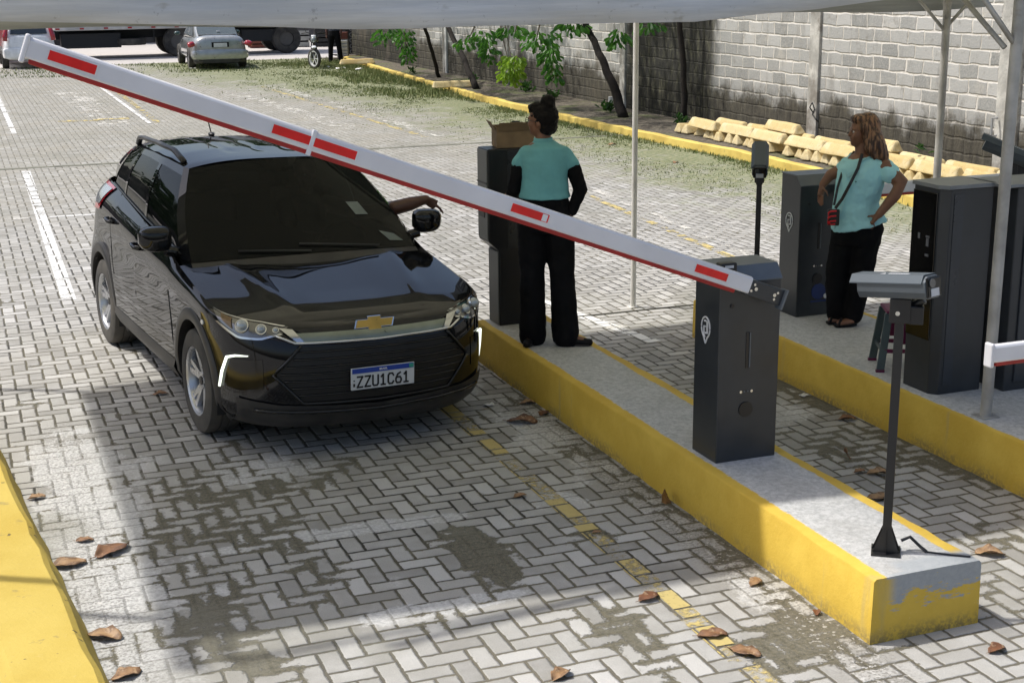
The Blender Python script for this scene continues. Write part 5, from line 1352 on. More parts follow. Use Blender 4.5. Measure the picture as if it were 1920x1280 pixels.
def leaf(mb, p, d, L_, w, r_):
    d = Vector(d).normalized(); s_ = d.cross(Vector((r_.uniform(-1, 1), r_.uniform(-1, 1), r_.uniform(.2, 1)))).normalized(); n_ = s_.cross(d)
    p = Vector(p); a = p + d * L_ * .35; b = p + d * L_ * .78; e = p + d * L_ - n_ * L_ * .12
    mb.add([p, a + s_ * w * .4 + n_ * w * .15, b + s_ * w * .5 + n_ * w * .15, e, b - s_ * w * .5 + n_ * w * .15, a - s_ * w * .4 + n_ * w * .15], [(0, 1, 2, 3), (0, 3, 4, 5)])
def clump(mb, c, rx, rz, n, r_, droop=.6, L_=.15):
    for _ in range(n):
        a, e, q = r_.uniform(0, 2 * PI), r_.uniform(-1, 1), r_.random() ** .4
        o = Vector((math.cos(a) * math.sqrt(1 - e * e) * rx * q, math.sin(a) * math.sqrt(1 - e * e) * rx * q, e * rz * q))
        d = Vector((math.cos(a) * .6, math.sin(a) * .6, -droop + r_.uniform(-.4, .4))); l_ = L_ * r_.uniform(.7, 1.25); leaf(mb, Vector(c) + o, d, l_, l_ * .5, r_)
def tree(trunks, twigs, clumps, crown, label, mleaf=LEAFG, seed=1, group='slim trees along the block wall'):
    r_ = random.Random(seed); t0 = trunks[0][0]
    e = empty('tree', t0, 0, label, 'tree', group); off = Vector(t0)
    for pts, rs in [(t[0:-1], t[-1]) for t in trunks]:
        mb = MB(); P_ = [Vector(q) - off for q in pts]; o_ = []; R_ = []
        for i in range(len(P_) - 1):
            for k in range(5):
                f = k / 5; o_.append(P_[i].lerp(P_[i + 1], f) + Vector((r_.uniform(-1, 1), r_.uniform(-1, 1), 0)) * .018); R_.append(rs[i] * (1 - f) + rs[i + 1] * f)
        o_.append(P_[-1]); R_.append(rs[-1]); mb.tube(o_, R_, 9); mb.build('trunk', BARK, e, smooth=True)
    for pts in twigs:
        mb = MB(); mb.tube([Vector(q) - off for q in pts], [.022] * (len(pts) - 1) + [.008], 6); mb.build('branch', mat('grey_twig', (.16, .13, .10), .9), e, smooth=True)
    mb = MB()
    for c, rx, rz, n in clumps: clump(mb, Vector(c) - off, rx, rz, n, r_)
    mb.build('hanging_leaves', mleaf, e)
    mb = MB()
    for _ in range(crown[2]):
        a = r_.uniform(0, 2 * PI); q = r_.random() ** .5; c = Vector(crown[0]) + Vector((math.cos(a) * crown[1] * q * .8, math.sin(a) * crown[1] * q, r_.uniform(-.6, .9)))
        clump(mb, c - off, .42, .30, 26, r_, .3, .2)
    mb.build('crown', mleaf, e)
    return e
tree([[(12.02, 36.5, .1), (11.75, 36.2, .8), (11.45, 35.9, 1.5), (11.2, 35.6, 2.6), (11.0, 35.5, 3.4), [.055, .05, .045, .04, .03]]], [[(11.2, 37.0, 2.4), (11.28, 37.3, 1.6), (11.3, 37.0, .9)]],
     [((11.3, 37.1, 1.15), .22, .35, 60), ((11.3, 36.9, .78), .16, .30, 60), ((11.3, 38.6, 1.2), .45, .22, 70), ((11.3, 39.3, 1.05), .25, .2, 30)], ((11.2, 37, 3.5), 2.3, 46), 'slim leaning tree farthest along the wall, leaves hanging beside the first pilaster', seed=2)
tree([[(11.72, 32.7, .1), (11.65, 33.4, .75), (11.6, 34.3, 1.4), (11.5, 35.0, 2.2), (11.3, 35.4, 3.2), [.085, .07, .06, .05, .03]]], [[(11.2, 31.0, 2.4), (11.3, 31.5, 1.7), (11.3, 32.2, 1.2)], [(11.3, 30.2, 2.5), (11.35, 30.0, 1.5), (11.3, 29.5, 1.0)]],
     [((11.3, 32.2, 1.22), .30, .14, 45), ((11.3, 31.2, 1.42), .35, .16, 55), ((11.3, 30.7, 1.10), .17, .28, 60)], ((11.2, 32, 3.5), 2.4, 52), 'dark leaning tree in the middle of the row, its foot by the lone wheel stop', seed=3)
tree([[(11.90, 24.9, .1), (11.75, 25.1, .75), (11.65, 25.5, 1.3), (11.55, 25.95, 1.85), (11.4, 26.2, 2.6), (11.2, 26.3, 3.4), [.105, .085, .07, .06, .05, .03]], [(12.5, 23.6, .1), (12.45, 23.6, 1.4), (12.2, 23.7, 3.2), [.06, .055, .04]]], [[(11.2, 26.6, 2.5), (11.3, 27.6, 1.9), (11.3, 27.9, 1.4)], [(11.3, 28.6, 2.3), (11.3, 29.1, 1.5)]],
     [((11.3, 27.7, 1.50), .42, .20, 90), ((11.3, 27.1, 1.15), .20, .34, 90), ((11.3, 26.9, .85), .13, .20, 36), ((11.3, 26.0, 1.78), .35, .13, 60), ((11.3, 23.9, 1.68), .20, .18, 50), ((11.4, 22.9, 1.92), .25, .10, 30), ((11.3, 29.2, 1.62), .35, .12, 50)], ((11.2, 25.5, 3.7), 2.6, 70), 'nearest tree with a thick dark leaning trunk by the mouldy wall panel', seed=4)
TL = MB(); rr = random.Random(9)
for c, rx, rz, n in (((11.3, 29.3, .95), .26, .20, 80), ((11.3, 29.35, .68), .26, .20, 90), ((11.3, 28.95, 1.02), .13, .12, 30)): clump(TL, Vector(c) - Vector((11.3, 29.3, 0)), rx, rz, n, rr)
YG = empty('hanging_branch', (11.3, 29.3, 0), 0, 'bright yellow-green leaf spray hanging low in front of the wall', 'branch')
TL.build('leaves', LEAFY, YG); mb = MB(); mb.tube([(-.1, 1.1, 2.9), (0, .5, 2.0), (0, .0, 1.0), (0, 0, .7)], [.02, .018, .012, .006], 6); mb.build('twig', mat('grey_twig', (.16, .13, .10), .9), YG)
def weed(x, y, z, s_, n, seed, label):
    r_ = random.Random(seed); mb = MB()
    for _ in range(n):
        a = r_.uniform(0, 2 * PI); leaf(mb, (r_.uniform(-.1, .1) * s_, r_.uniform(-.15, .15) * s_, r_.uniform(0, .15) * s_), (math.cos(a), math.sin(a), r_.uniform(.4, 1.6)), .16 * s_ * r_.uniform(.6, 1.2), .05 * s_, r_)
    o = mb.build('weed', LEAFW); o.location = (x, y, z); tag(o, label, 'weed', 'weeds in the planting strip')
weed(12.0, 25.9, .12, 1.0, 40, 1, 'weed tuft beside the thick leaning trunk'); weed(12.4, 31.2, .12, 1.0, 40, 2, 'dark weed tuft at the wall foot right of the second trunk'); weed(12.2, 29.2, .12, .9, 40, 3, 'weed tuft at the wall foot behind the hanging spray')
weed(11.8, 38.2, .12, .8, 30, 4, 'weed tuft near the farthest trunk'); weed(12.3, 23.4, .12, .8, 40, 5, 'weed tuft at the foot of the mouldy wall panel'); weed(12.05, 15.9, .42, .8, 8, 6, 'dry weed sprouting from the top of the wheel stop stack'); weed(12.3, 34.6, .12, .9, 40, 7, 'weed tuft between the two far trunks')

# ------------------------------------------------------------------ grass
def grass():
    r_ = np.random.RandomState(4); V = []; F = []; n = 0
    from mathutils import noise as nz
    def put(x, y, h, k=1):
        nonlocal n
        for _ in range(k):
            px, py = x + r_.uniform(-.06, .06), y + r_.uniform(-.06, .06); a = r_.uniform(0, 6.28); w = .005 + .0002 * y; hh = h * r_.uniform(.5, 1.2)
            dx, dy = math.cos(a) * w, math.sin(a) * w; lx, ly = r_.uniform(-.5, .5) * hh, r_.uniform(-.5, .5) * hh
            V.extend([(px - dx, py - dy, 0), (px + dx, py + dy, 0), (px + lx, py + ly, hh)]); F.append((n, n + 1, n + 2)); n += 3
    c = 0
    while c < 34000:
        y = 13 + 34 * r_.rand() ** .8; x = kx(y) - abs(r_.normal(0, 1)) * (.35 + .035 * y)
        if x < 5: continue
        m = nz.noise(Vector((x * .9, y * .45, 0))) + .5 * nz.noise(Vector((x * 3, y * 2, 3)))
        dens = .25 + 1.0 * m + max(0, .4 - (kx(y) - x)) * 1.2 + (y > 30) * .12
        c += 1
        if r_.rand() < dens: put(x, y, .020 + .030 * (kx(y) - x < .4) + .02 * (y > 33), 2)
    for _ in range(9000):
        y = 43.5 + 5 * r_.rand(); x = -1 + 13 * r_.rand(); m = nz.noise(Vector((x * .8, y * .5, 9)))
        if r_.rand() < .5 + m: put(x, y, .07, 1)
    for _ in range(4500):
        y = 32 + 12 * r_.rand(); x = kx(y) - .05 - 1.6 * r_.rand() ** 2
        if nz.noise(Vector((x, y * .4, 5))) > -.25: put(x, y, .12, 1)
    return V, F
V_, F_ = grass()
t = T('grass_blades'); P, x, y, z = t.pos(); n = t.noise(P, 1.2, 4.0); t.set('Base Color', t.mix(t.noise(P, 7.0, 4.0).step(.35, .65), (.08, .13, .025), (.24, .25, .10))); t.set('Roughness', .7)
tag(link_mesh('grass', V_, F_, t.m), 'patchy green grass and weeds growing through the paving near the yellow kerb', 'grass', kind='stuff')

# ------------------------------------------------------------------ dry leaves and litter
def m_dry():
    t = T('dry_leaf'); P, x, y, z = t.pos(True); n = t.noise(P, 14.0, 4.0); oi = t.t.nodes.new('ShaderNodeObjectInfo'); r_ = Sk(t.t, oi.outputs['Random'])
    c = t.mix(r_, (.17, .065, .028), (.38, .24, .12)); c = t.mix(n.step(.35, .65) * .75, c, (.075, .035, .02)); c = t.mix(t.noise(P, 40.0, 2.0).step(.6, .7) * .5, c, (.48, .34, .2)); t.set('Base Color', c); t.set('Roughness', .6); t.bump(n, .6, .01); return t.m
DRY = m_dry()
def dry_leaf(x, y, s_, rz, label, seed, z=.012, stand=0.0):
    r_ = random.Random(seed); rows = []; cu = r_.uniform(.2, 1.1); tw = r_.uniform(-.8, .8); ph = r_.uniform(0, 6)
    for i in range(13):
        u = i / 12; w = .30 * math.sin(PI * min(1, u * .92 + .04)) ** .8 * (1 + .12 * math.sin(u * 17 + ph)); row = []
        for j in range(7):
            v = -1 + j / 3; yy2 = v * w; zz = (abs(v) ** 1.6) * w * cu * .8 + .10 * math.sin(u * PI) + .05 * math.sin(u * 9 + v * 3 + ph) + .02 * r_.uniform(-1, 1) + (u - .5) * v * .25 * tw
            row.append(((u - .5) * s_, yy2 * s_, max(0, zz) * s_ * .6))
        rows.append(row)
    mb = MB(); mb.grid(rows); mb.tube([(-.5 * s_, 0, .02 * s_), (-.66 * s_, .03 * s_, .03 * s_)], .012 * s_, 5)
    o = mb.build('dry_leaf', DRY, smooth=True, sharp=60); o.location = (x, y, z); o.rotation_euler = (stand, 0, rz); o.modifiers.new('thick', 'SOLIDIFY').thickness = .0015
    tag(o, label, 'leaf', 'dry leaves on the paving'); return o
LV_ = [(.30, 7.12, .24, .3, 'dark crumpled dry leaf nearest the left kerb, touching a longer leaf'), (.53, 7.22, .27, .9, 'long curled brown leaf right of the dark crumpled one'), (.39, 6.21, .22, -.3, 'brown leaf flat by the left kerb near the bottom corner'), (.21, 8.18, .13, .4, 'small tan leaf high up against the left kerb'),
       (.41, 7.42, .12, .1, 'tiny tan leaf just above the two curled leaves on the left'), (.44, 5.80, .18, .7, 'pale leaf cut off by the bottom edge near the left kerb'), (1.16, 10.02, .14, .2, 'yellowish leaf on shaded paving beside the front wheel'), (2.78, 7.14, .11, .5, 'small orange-brown leaf in the lane below the car bumper'),
       (3.47, 6.70, .17, 1.2, 'dark red leaf standing against the island side'), (2.85, 5.64, .16, .6, 'pale brown leaf on the dashed yellow line'), (2.94, 5.18, .18, .1, 'flat orange leaf covering the yellow line'), (2.99, 4.98, .19, -.6, 'curled tan leaf just below the leaf on the line'),
       (2.16, 5.09, .15, .8, 'tan leaf cut off by the bottom edge of the picture'), (2.96, 6.48, .07, .2, 'tiny brown leaf at a break in the yellow line'), (3.30, 8.42, .26, -.2, 'broad reddish leaf heap by the island behind the bumper'), (4.82, 6.93, .17, 1.5, 'upright red-brown leaf between the two islands'),
       (4.79, 6.74, .10, .3, 'small brown leaf scrap under the upright red leaf'), (4.87, 6.67, .17, 0, 'flat rust leaf left of the camera post between the islands'), (4.64, 6.33, .20, .1, 'rust leaf partly behind the camera post low between the islands'), (4.69, 5.45, .19, -.3, 'tan leaf on sunlit paving right of the island end'),
       (4.02, 4.58, .13, .5, 'curled brown leaf on rubble below the island end'), (5.30, 7.63, .16, .1, 'brown strip of leaf against the second island side'), (3.41, 5.60, .13, .9, 'orange leaf on rubble beside the sunlit island side'), (3.50, 5.20, .08, 1.2, 'small dark leaf scrap near the island corner'),
       (3.49, 8.80, .14, .3, 'dark leaf tight against the island behind the car'), (3.50, 8.54, .14, 1.0, 'brown leaf at the island foot right of the leaf heap'), (10.3, 22.0, .2, .4, 'brown leaf in the grass near the wheel stop stack'), (10.2, 19.5, .17, .9, 'small dark leaf on mossy paving by the yellow kerb'), (5.0, 13.3, .17, .1, 'yellow-brown leaf on sunlit paving left of the white tent pole')]
for i, (a, b, c, d, l) in enumerate(LV_): dry_leaf(a, b, c * .78, d - .3, l, i + 3, stand=(1.1 if i in (8, 15) else 0), z=(.05 if i in (8, 15) else .006))
def scrap(x, y, s_, label, z=.004):
    mb = MB(); r_ = random.Random(int(x * 100)); mb.grid([[((i - 1.5) * s_ * .3, (j - 1.5) * s_ * .2, r_.uniform(0, .25) * s_) for j in range(4)] for i in range(4)]); o = mb.build('paper_scrap', mat('paper_white', (.70, .70, .68), .7), smooth=True); o.location = (x, y, z); o.modifiers.new('thick', 'SOLIDIFY').thickness = .001; tag(o, label, 'litter', 'white litter')
scrap(3.22, 8.85, .08, 'white paper scrap by the island just right of the bumper'); scrap(5.33, 8.2, .07, 'white paper scrap at the foot of the second island'); scrap(10.95, 42.7, .30, 'larger white scrap in grass below the far wheel stop'); scrap(10.82, 43.5, .25, 'white scrap in grass below the motorcycle'); scrap(11.35, 42.0, .28, 'white scrap right of the far wheel stop on the kerb'); scrap(6.89, 45.0, .2, 'white scrap on the ground left of the silver sedan')

# ------------------------------------------------------------------ vehicles at the back of the lot
GLS = mat('car_glass_grey', (.05, .07, .07), .05, var=.1, coat=1)
def sect(w, zb, zt, wt, n=28, e=4.5):
    out = []
    for k in range(n):
        a = 2 * PI * k / n; c, s_ = math.cos(a), math.sin(a)
        x = math.copysign(abs(c) ** (2 / e), c); z = math.copysign(abs(s_) ** (2 / e), s_); f = (z + 1) / 2
        out.append(((w * (1 - f) + wt * f) * x, (zb + zt) / 2 + (zt - zb) / 2 * z))
    return out
def loft(mb, st, e=4.5):
    rings = [[(x, y, z) for x, z in sect(w, zb, zt, wt, e=e)] for y, w, zb, zt, wt in st]; n = len(rings[0])
    k = len(mb.v); m = len(rings)
    mb.v += [p for r in rings for p in r]
    mb.f += [(k + i * n + j, k + (i + 1) * n + j, k + (i + 1) * n + (j + 1) % n, k + i * n + (j + 1) % n) for i in range(m - 1) for j in range(n)]
    mb.f += [tuple(k + j for j in range(n)), tuple(k + (m - 1) * n + j for j in range(n))[::-1]]
def plain_wheel(root, x, y, r, w=.20):
    sg = 1 if x > 0 else -1
    e = bpy.data.objects.new('wheel', None); COL.objects.link(e); e.parent = root; e.location = (x, y, r); e.empty_display_size = .1
    mb = MB(); mb.lathe([(r * .6, -w / 2), (r * .93, -w / 2), (r, -w * .35), (r, w * .35), (r * .93, w / 2), (r * .6, w / 2), (r * .6, -w / 2)], 28, 'x'); mb.build('tyre', RUB, e, smooth=True, sharp=40)
    mb = MB(); mb.cyl((0, 0, 0), r * .60, w * .7, 'x', 20)
    for k in range(5):
        th = 2 * PI * k / 5; mb.box((sg * w * .40, r * .32 * math.cos(th), r * .32 * math.sin(th)), (.02, r * .14, r * .5), Matrix.Rotation(-(th - PI / 2) + PI, 3, 'X') if False else Matrix.Rotation(th - PI / 2, 3, 'X'))
    mb.build('rim', RIM, e, smooth=True, sharp=30)
def far_car(name, loc, rz, label, paint, hatch=False):
    c = empty(name, loc, rz, label, 'car')
    mb = MB()
    if not hatch:
        loft(mb, [(0, .60, .40, .86, .60), (.03, .74, .30, .95, .66), (.12, .84, .24, 1.0, .72), (.55, .875, .2, 1.02, .76), (1.3, .88, .2, .98, .80), (3.1, .88, .2, .95, .80), (3.9, .86, .22, .84, .76), (4.35, .78, .26, .70, .66), (4.5, .6, .34, .58, .5)])
        body = mb.build('body', paint, c, smooth=True, sharp=50); mb = MB()
        loft(mb, [(.50, .66, .86, 1.0, .60), (.85, .72, .86, 1.18, .60), (1.25, .76, .86, 1.37, .58), (1.75, .78, .86, 1.44, .58), (2.4, .78, .86, 1.42, .57), (2.9, .78, .86, 1.24, .60), (3.35, .74, .86, .98, .66)], 6)
        cb = mb.build('cabin', paint, c, smooth=True, sharp=50)
        mb = MB(); mb.grid([[(sx * w, y, z) for sx in (-1, -.5, 0, .5, 1)] for y, z, w in ((.52, 1.035, .60), (.82, 1.20, .585), (1.18, 1.375, .53))], flip=True); mb.build('rear_window', GLS, cb, smooth=True)
        for sg in (-1, 1):
            mb = MB(); mb.grid([[(sg * (wb_ * (1 - f) + wt_ * f + .012), y0 * (1 - f) + y1 * f, .98 * (1 - f) + 1.36 * f) for f in (0, .5, 1)] for y0, y1, wb_, wt_ in ((.85, 1.45, .70, .585), (1.55, 1.72, .72, .595), (2.1, 2.1, .72, .60), (2.15, 2.15, .72, .60), (2.95, 2.45, .72, .60))]); mb.build('side_window', GLS, cb, smooth=True)
            mb = MB(); loft(mb, [(-.006, .09, .73, .83, .08), (.06, .13, .70, .87, .11), (.22, .07, .74, .87, .06)], 3); o = mb.build('tail_lamp', REDL, body, smooth=True); o.location = (sg * .66, .03, 0); o.rotation_euler = (0, sg * .25, -sg * .25)
            plain_wheel(c, sg * .78, .95, .315); plain_wheel(c, sg * .78, 3.6, .315)
        mb = MB(); mb.box((0, -.012, .74), (.52, .03, .15)); mb.build('plate_recess', mat('gap_black', (0.002, 0.002, 0.002), 0.9), body)
        mb = MB(); mb.box((0, -.032, .73), (.40, .01, .12)); mb.build('number_plate', mat('far_plate', (.60, .62, .64), .5), body)
        mb = MB(); loft(mb, [(-.05, .66, .36, .56, .70), (-.02, .80, .30, .60, .80), (.12, .86, .28, .60, .86)], 5); mb.build('bumper', paint, c, smooth=True, sharp=50)
        mb = MB(); mb.box((0, .5, 1.03), (1.2, .1, .02)); mb.build('boot_lip', paint, body, bev=.008)
        mb = MB(); mb.box((.05, .62, 1.12), (.10, .02, .05)); mb.build('brake_light', WMARK, cb)
        mb = MB(); loft(mb, [(-.04, .55, .20, .30, .55), (.3, .8, .16, .34, .8)], 5); mb.build('undertray', CLAD, c)
        for sg in (-1, 1):
            mb = MB(); mb.ball((sg * .95, 2.85, 1.0), (.10, .06, .06), 10, 8); mb.build('door_mirror', mat('mirror_green', (.05, .09, .09), .3), c, smooth=True)
    else:
        loft(mb, [(0, .66, .36, .98, .60), (.05, .78, .28, 1.05, .66), (.25, .83, .24, 1.08, .72), (1.2, .84, .2, 1.0, .76), (2.7, .84, .2, .96, .76), (3.3, .80, .24, .86, .72), (3.75, .66, .3, .66, .6)])
        body = mb.build('body', paint, c, smooth=True, sharp=50); mb = MB()
        loft(mb, [(.06, .70, .9, 1.08, .62), (.22, .72, .9, 1.38, .56), (.42, .74, .9, 1.49, .55), (1.2, .76, .9, 1.54, .57), (1.9, .76, .9, 1.48, .57), (2.7, .74, .9, 1.0, .66)], 6)
        cb = mb.build('cabin', paint, c, smooth=True, sharp=50)
        mb = MB(); mb.grid([[(sx * w, y, z) for sx in (-1, -.5, 0, .5, 1)] for y, z, w in ((.035, 1.06, .55), (.12, 1.24, .52), (.25, 1.42, .47))], flip=True); mb.build('rear_window', mat('far_dark_glass', (.012, .018, .022), .08, coat=1), cb, smooth=True)
        for sg in (-1, 1):
            mb = MB(); mb.tube([(sg * .72, -.01, .86), (sg * .71, 0, 1.0), (sg * .66, .06, 1.2), (sg * .60, .16, 1.40)], [.07, .075, .06, .035], 10, ry=.05); mb.build('tail_lamp', REDL, body, smooth=True)
            plain_wheel(c, sg * .74, .62, .29); plain_wheel(c, sg * .74, 3.0, .29)
            mb = MB(); mb.box((sg * .45, -.05, .50), (.20, .03, .07)); mb.build('fog_slot', mat('gap_black', (0.002, 0.002, 0.002), 0.9), body, bev=.01)
        mb = MB(); loft(mb, [(-.07, .60, .34, .60, .62), (-.03, .78, .30, .66, .78), (.15, .82, .28, .68, .82)], 5); mb.build('bumper', paint, c, smooth=True, sharp=50)
        mb = MB(); mb.box((0, .0, .80), (.30, .02, .03)); mb.build('badge', CHROME, body)
        mb = MB(); mb.box((0, -.085, .56), (.40, .01, .12)); mb.build('number_plate', mat('far_plate', (.60, .62, .64), .5), body)
    return c
SILV = mat('silver_paint', (.36, .375, .37), .3, .5, coat=1); WHC = mat('white_car_paint', (.80, .82, .84), .3, coat=1)
far_car('sedan', (7.70, 44.55, 0), rad(-2), 'silver grey sedan with red tail lamps parked facing away in front of the truck', SILV)
far_car('hatchback', (2.36, 47.9, 0), rad(0), 'white hatchback parked at the far left behind the tip of the raised boom', WHC, True)
# motorcycle
MO = empty('motorcycle', (10.30, 43.3, 0), rad(-14), 'white and black motorcycle facing the lot, pale rim on its front wheel', 'motorcycle')
def mwheel(y, r):
    e = bpy.data.objects.new('wheel', None); COL.objects.link(e); e.parent = MO; e.location = (0, y, r); e.rotation_euler = (0, 0, rad(35) if y < .5 else 0); e.empty_display_size = .1
    mb = MB(); mb.lathe([(r - .07, -.035), (r - .02, -.045), (r, 0), (r - .02, .045), (r - .07, .035), (r - .07, -.035)], 30, 'x'); mb.build('tyre', RUB, e, smooth=True)
    mb = MB(); mb.lathe([(r - .11, -.03), (r - .065, -.03), (r - .065, .03), (r - .11, .03), (r - .11, -.03)], 30, 'x')
    for k in range(6): th = 2 * PI * k / 6; mb.box((0, (r - .1) / 2 * math.cos(th), (r - .1) / 2 * math.sin(th)), (.02, .02, r - .09), Matrix.Rotation(th - PI / 2, 3, 'X'))
    mb.build('rim', mat('pale_rim', (.70, .71, .70), .35, .2), e)
mwheel(0, .31); mwheel(1.30, .31)
for sx in (-.07, .07):
    mb = MB(); mb.tube([(sx, 0, .31), (sx, .12, .66), (sx, .22, .98)], .024, 8); mb.build('fork_leg', CLAD, MO, smooth=True)
mb = MB(); mb.tube([(-.36, .30, 1.04), (-.20, .22, 1.07), (0, .20, 1.02), (.20, .22, 1.07), (.36, .30, 1.04)], .014, 8); mb.build('handlebar', CLAD, MO, smooth=True)
mb = MB(); mb.ball((0, .10, .86), (.08, .06, .08)); mb.build('headlamp', mat('lens_grey', (.20, .23, .24), .08, coat=1), MO, smooth=True)
mb = MB(); mb.tube([(-.07, .12, .95), (.07, .12, .95)], .03, 8, ry=.05); mb.build('number_shield', WHC, MO, smooth=True)
mb = MB(); mb.ball((0, .50, .86), (.15, .26, .12)); mb.build('tank', CLAD, MO, smooth=True)
mb = MB(); mb.ball((0, 1.0, .82), (.13, .38, .06)); mb.build('seat', CLAD, MO, smooth=True)
mb = MB(); mb.ball((0, .55, .42), (.15, .24, .18)); mb.tube([(0, .2, .9), (0, .45, .5), (0, .9, .45), (0, 1.3, .31)], .035, 8); mb.build('engine', CLAD, MO, smooth=True)
mb = MB(); mb.tube([(0, -.22, .64), (0, -.05, .68), (0, .15, .64)], .07, 10, ry=.02); mb.build('mudguard', WHC, MO, smooth=True)
for sx in (-1, 1):
    mb = MB(); mb.tube([(sx * .22, .24, 1.06), (sx * .26, .24, 1.24)], .008, 6); mb.ball((sx * .27, .24, 1.27), (.055, .015, .035)); mb.build('mirror', CLAD, MO, smooth=True)
# truck
TR = empty('truck', (7.5, 53.2, 0), 0, 'long dark cargo truck with red side markers parked across the back of the lot', 'truck')
TB = mat('truck_side', (.50, .50, .49), .5, var=.15, scale=2)
mb = MB(); mb.box((.2, 0, 2.2), (8.6, 2.5, 2.45)); bx_ = mb.build('cargo_box', TB, TR, bev=.03)
for i in range(11):
    mb = MB(); mb.box((-4.0 + i * .80, -1.262, 1.04), (.14, .02, .055)); mb.build('side_marker', REDL, bx_)
mb = MB(); mb.box((.2, 0, .80), (8.5, .9, .28)); mb.box((-2.9, -.75, .62), (2.0, .6, .50)); mb.box((-.75, -.9, .75), (.06, .06, .45)); mb.box((2.9, -.9, .66), (1.2, .4, .42)); mb.build('chassis', mat('chassis_black', (.012, .014, .017), .7), TR, bev=.02)
mb = MB(); mb.lathe([(.2, -.11), (.50, -.11), (.53, 0), (.50, .11), (.2, .11), (.2, -.11)], 26, 'z', (-1.55, -.85, .55)); mb.build('spare_wheel', RUB, TR, smooth=True, sharp=40)
for x in (-6.6, .05, 1.15, 3.9):
    for y in (-1.02, 1.02):
        mb = MB(); mb.lathe([(.26, -.15), (.48, -.15), (.52, -.1), (.52, .1), (.48, .15), (.26, .15), (.26, -.15)], 30, 'y', (x, y, .52)); w_ = mb.build('wheel', RUB, TR, smooth=True, sharp=40)
        mb = MB(); mb.cyl((x, y, .52), .25, .16, 'y', 20); mb.build('hub', mat('hub_grey', (.10, .10, .10), .5, .4), w_)
RC = mat('red_cab', (.38, .02, .02), .3, coat=1)
mb = MB(); loft(mb, [(-1.2, 1.0, .55, 2.5, .9), (-1.0, 1.1, .5, 2.7, 1.0), (1.0, 1.1, .5, 2.7, 1.0), (1.2, 1.0, .55, 2.5, .9)], 7); cb_ = mb.build('cab', RC, TR, smooth=True, sharp=40); cb_.location = (-6.1, 0, 0)
mb = MB(); mb.box((-.3, -1.21, 1.95), (1.1, .02, .6)); mb.build('cab_window', GLS, cb_)
# yard wall, crates, louvred cabinet, gate, trees added for dark reflections
mb = MB(); mb.box((6, 63, 2.3), (90, .4, 4.6)); YW = mb.build('yard_wall', mat('yard_wall', (.055, .050, .045), .9, var=.5, scale=.8, col2=(.16, .14, .12), thr=(.5, .75)))
tag(YW, 'dark stained warehouse wall closing the yard behind the truck', 'wall')
for x in (-8, 0, 9.5, 14.5, 20):
    mb = MB(); mb.box((x, 62.78, 1.3), (2.6, .06, 2.6)); mb.build('door_panel', mat('shutter', (.10, .09, .085), .6, var=.3, scale=3), YW)
def crate(x, y, w, d, h, m, label, n=4):
    e = empty('crate', (x, y, 0), rad(rng.uniform(-8, 8)), label, 'crate', 'crates and pallets in the yard')
    for k in range(n):
        mb = MB(); mb.box((0, -d / 2, h * (k + .5) / n), (w, .03, h / n * .72)); mb.build('slat', m, e)
    mb = MB(); mb.box((0, .02, h / 2), (w * .94, d * .9, h * .98)); mb.build('core', mat('gap_black', (0.002, 0.002, 0.002), 0.9), e)
crate(11.6, 56.5, 1.5, .9, .62, mat('red_brown', (.16, .055, .04), .8), 'red brown slatted crate under the right end of the truck'); crate(12.9, 56.2, .5, .5, .66, mat('pale_grey', (.35, .36, .35), .7), 'pale grey narrow crate right of the red brown one', 3); crate(14.0, 56.0, 1.3, .8, .7, mat('dark_crate', (.03, .03, .03), .8), 'black crate behind the motorcycle')
LC = empty('louvred_cabinet', (12.22, 47.25, .05), rad(-20), 'small white louvred cabinet with brown top at the far end of the wall', 'cabinet')
mb = MB(); mb.box((0, 0, .32), (.36, .30, .60)); mb.build('carcass', mat('pale_grey', (.35, .36, .35), .7), LC)
for k in range(5):
    mb = MB(); mb.box((0, -.16, .10 + k * .11), (.33, .02, .075), Matrix.Rotation(.35, 3, 'X')); mb.build('louvre', mat('louvre_white', (.58, .59, .60), .5), LC)
mb = MB(); mb.box((0, 0, .74), (.34, .28, .22)); mb.build('top_box', mat('red_brown', (.16, .055, .04), .8), LC)
MG = empty('patterned_gate', (12.78, 48.2, 0), rad(-12), 'narrow black gate with pale ring pattern between louvred cabinet and wall', 'gate')
mb = MB(); mb.box((0, 0, 1.0), (.42, .04, 2.0)); mb.build('panel', CLAD, MG)
for k in range(9):
    mb = MB(); mb.lathe([(.05, -.01), (.075, -.01), (.075, .01), (.05, .01), (.05, -.01)], 14, 'y', (0, -.035, .2 + k * .19)); mb.build('ring', mat('ring_grey', (.25, .25, .25), .5), MG)
FARL = m_leaf('far_leaves', (.010, .030, .008), (.035, .080, .018))
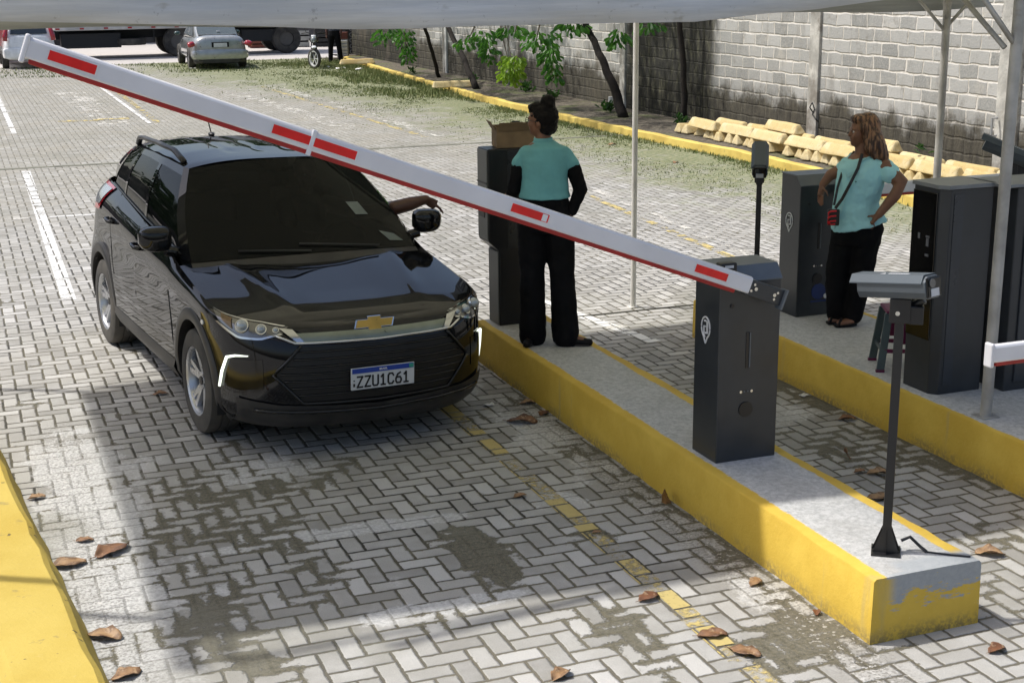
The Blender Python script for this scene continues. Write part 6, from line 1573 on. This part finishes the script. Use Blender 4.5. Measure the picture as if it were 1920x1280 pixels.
def reflection_tree(x, y, h, seed):  # trees added around the lot to darken what the car reflects
    r_ = random.Random(seed); e = empty('tree', (x, y, 0), 0, None, 'tree', 'added trees darkening reflections around the lot')
    mb = MB(); mb.tube([(0, 0, 0), (.1, .1, h * .3), (-.1, 0, h * .6), (0, 0, h * .9)], [.30, .24, .16, .05], 10); mb.build('trunk', BARK, e, smooth=True)
    for k in range(4):
        a = r_.uniform(0, 6.28); mb = MB(); mb.tube([(0, 0, h * .4), (math.cos(a) * h * .15, math.sin(a) * h * .15, h * .6), (math.cos(a) * h * .28, math.sin(a) * h * .28, h * .75)], [.12, .08, .03], 7); mb.build('branch', BARK, e, smooth=True)
    mb = MB()
    for _ in range(60):
        a = r_.uniform(0, 6.28); q = r_.random() ** .5; zz = r_.uniform(.22, 1.0); rr_ = h * .42 * math.sin(PI * min(1, zz * .85 + .08)) * q
        clump(mb, (math.cos(a) * rr_, math.sin(a) * rr_, h * zz), h * .11, h * .07, 42, r_, .3, h * .055)
    mb.build('crown', FARL, e); return e
bt = reflection_tree(-6, 70, 9.5, 1); bt['label'] = 'added tall dark tree behind the yard wall, for dark reflections, farthest left'
SP = [(2, 71, 1.1, 'behind the yard wall left of its middle door'), (9, 69.5, .95, 'behind the yard wall above the truck'), (16, 71, 1.1, 'behind the yard wall to the right of the truck'), (24, 69, 1.0, 'behind the yard wall near its right end'), (19, 44, .8, 'beyond the block wall at its far end'), (20, 33, .85, 'beyond the block wall behind the slim trees'), (19.5, 22, .75, 'beyond the block wall behind the wheel stops'),
      (-13, 16, .8, 'left of the lot, nearest the lane'), (-14, 25, .95, 'left of the lot, second from the lane'), (-13.5, 35, .9, 'left of the lot, third from the lane'), (-14, 46, 1.0, 'left of the lot, farthest from the lane')]  # left row stands out of view, added to darken the car's side
for i, (x, y, sc_, lb_) in enumerate(SP):
    c = copy_tree(bt); c.location = (x, y, 0); c.scale = (sc_,) * 3; c.rotation_euler = (0, 0, i * 1.3); c['label'] = 'added tall dark leafy tree ' + lb_
